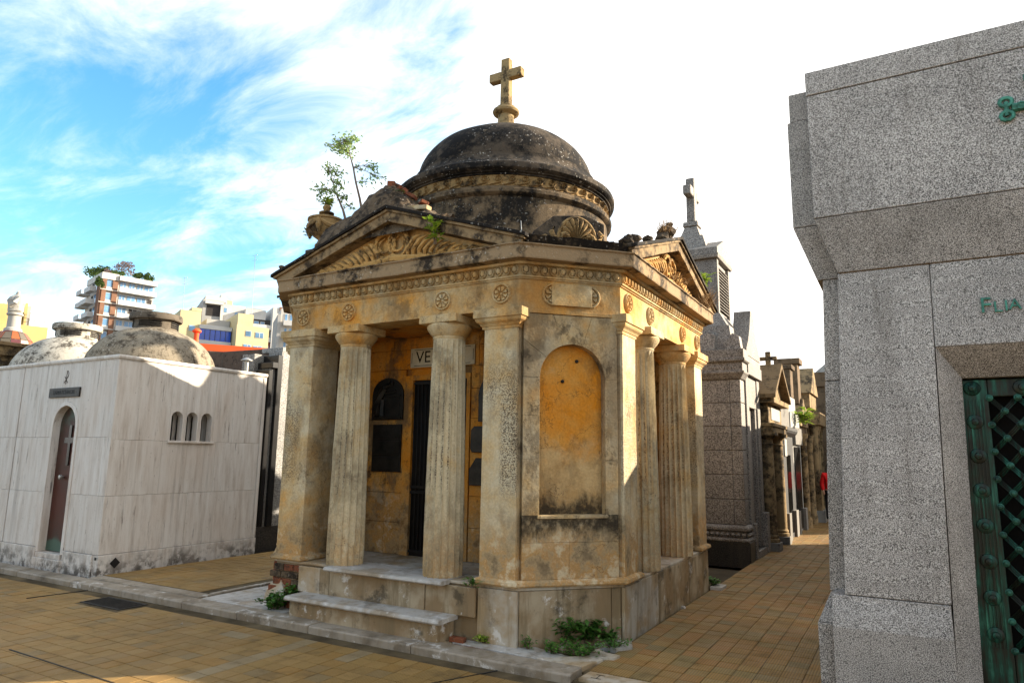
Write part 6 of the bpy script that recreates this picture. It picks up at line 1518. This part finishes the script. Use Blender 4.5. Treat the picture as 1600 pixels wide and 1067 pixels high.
sapling((541, 348), [(536,328),(530,314),(524,300),(520,285)], [(514,265,14,16,56,4),(526,268,14,10,36,4),(505,296,18,12,64,3),(528,288,16,12,50,4),(536,307,14,10,44,2),(520,300,12,10,24,3),(548,322,12,6,16,1),(497,308,8,10,12,3)], 'shorter leafy sapling beside the urn on the roof', 2)
p = atX(1256, 655, .25); weed('ledge_plant', p-Vector((0,0,.15)), .28, .4, 70, .2, .06, LEAFY, 30, 'bright green plant on a ledge far down the alley', stems=8)
# broken marble fragment leaning by the bricks, brick fragment by the step
fc = Vector((-3.72, -.075, .0))
fr_ = MB().extr([(-.19,0),(.13,0),(.15,.16),(.02,.30),(.0,.31),(-.14,.24),(-.18,.14)], (0,0,0), (1,0,0), (0,.25,.97), (0,.05,-.01)).rough(.008, 8, 2).xf(Matrix.Translation(fc) @ Matrix.Rotation(-.12, 4, 'Z')).build('marble_fragment', MARB, None, .006, at=fc)
tag(fr_, 'broken pointed marble fragment leaning against the bricks left of the steps', 'fragment')
bc = atZ(715, 999, .02); bf = MB().box(-.075,.075,-.03,.03,-.02,.025).rough(.006, 12, 2).xf(Matrix.Translation(bc)).build('brick_fragment', BRICK, None, .006, at=bc); tag(bf, 'small broken brick lying by the right end of the lower step', 'brick')
for i, (px, py, lab) in enumerate(((1068,949,'pale stone chip on the tiles by the alley plinth'),(284,974,'tiny white pebble on the street tiles'))):
    c = atZ(px, py, -.0 if i == 0 else -.05); bm = bmesh.new(); bmesh.ops.create_icosphere(bm, subdivisions=1, radius=.03 if i == 0 else .014); b = MB(); b.v = [v.co.copy() for v in bm.verts]; b.f = [[v.index for v in f.verts] for f in bm.faces]; b.sm = [False]*len(b.f); bm.free()
    b.rough(.012, 30, i).xf(Matrix.Translation(c)); o = b.build('stone_chip', MARBW, None, at=c); tag(o, lab, 'stone')
# ------------------------------------------------------------------ person half hidden at the alley's far end
def person(c, hgt, rz, label):
    root = empty('person', c, label, 'person', rz=rz); s_ = hgt/1.7
    def skin(name, pts, edges, rads, mat, par):
        me = bpy.data.meshes.new(name); me.from_pydata([tuple(Vector(p)*s_) for p in pts], edges, []); o = bpy.data.objects.new(name, me); COL.objects.link(o); o.parent = par; me.materials.append(mat)
        m = o.modifiers.new('skin', 'SKIN'); 
        for v, r in zip(me.skin_vertices[0].data, rads): v.radius = (r[0]*s_, r[1]*s_) if isinstance(r, tuple) else (r*s_, r*s_)
        me.skin_vertices[0].data[0].use_root = True; m.use_smooth_shade = True; o.modifiers.new('sub', 'SUBSURF').levels = 1; o.modifiers['sub'].render_levels = 2; return o
    SK = plain('skin_tone', S(176,130,104), .6, .3, .05)
    P = [(0,0,.94),(0,0,1.12),(0,0,1.36),(0,0,1.46),(0,.01,1.52),(0,.02,1.62),(0,.02,1.70),(-.10,0,.90),(-.11,.02,.5),(-.11,0,.08),(-.11,.14,.03),(.10,0,.90),(.11,.02,.5),(.11,0,.08),(.11,.14,.03),(-.19,0,1.40),(-.24,-.02,1.14),(-.23,.06,.92),(-.22,.09,.82),(.19,0,1.40),(.24,-.02,1.14),(.23,.06,.92),(.22,.09,.82)]
    E = [(0,1),(1,2),(2,3),(3,4),(4,5),(5,6),(0,7),(7,8),(8,9),(9,10),(0,11),(11,12),(12,13),(13,14),(2,15),(15,16),(16,17),(17,18),(2,19),(19,20),(20,21),(21,22)]
    Rd = [(.15,.11),(.14,.10),(.16,.11),(.06,.06),(.06,.06),(.095,.11),(.06,.07),.085,.06,.045,.035,.085,.06,.045,.035,.06,.045,.034,.03,.06,.045,.034,.03]
    skin('body', P, E, Rd, SK, root)
    skin('red_jacket', [(0,0,.86),(0,0,1.12),(0,0,1.36),(-.19,0,1.40),(-.245,-.02,1.14),(-.235,.06,.93),(.19,0,1.40),(.245,-.02,1.14),(.235,.06,.93)], [(0,1),(1,2),(2,3),(3,4),(4,5),(2,6),(6,7),(7,8)], [(.19,.145),(.175,.13),(.19,.135),.085,.068,.056,.085,.068,.056], plain('red_cloth', S(196,26,24), .8, .2, .1), root)
    skin('trousers', [(0,0,.92),(-.10,0,.86),(-.112,.02,.5),(-.112,0,.1),(.10,0,.86),(.112,.02,.5),(.112,0,.1)], [(0,1),(1,2),(2,3),(0,4),(4,5),(5,6)], [(.16,.12),.105,.085,.07,.105,.085,.07], plain('dark_cloth', S(34,32,34), .9, .2, .1), root)
    skin('hair', [(0,-.03,1.60),(0,-.02,1.68),(0,.03,1.73)], [(0,1),(1,2)], [(.10,.09),(.105,.11),(.06,.07)], plain('dark_hair', S(38,28,22), .7, .3, .1), root)
    return root
pc = atZ(1302, 817, 0); person((pc.x, pc.y, -.01), 1.55, R(200), 'person in red jacket and dark trousers, half hidden at the far end of the alley')
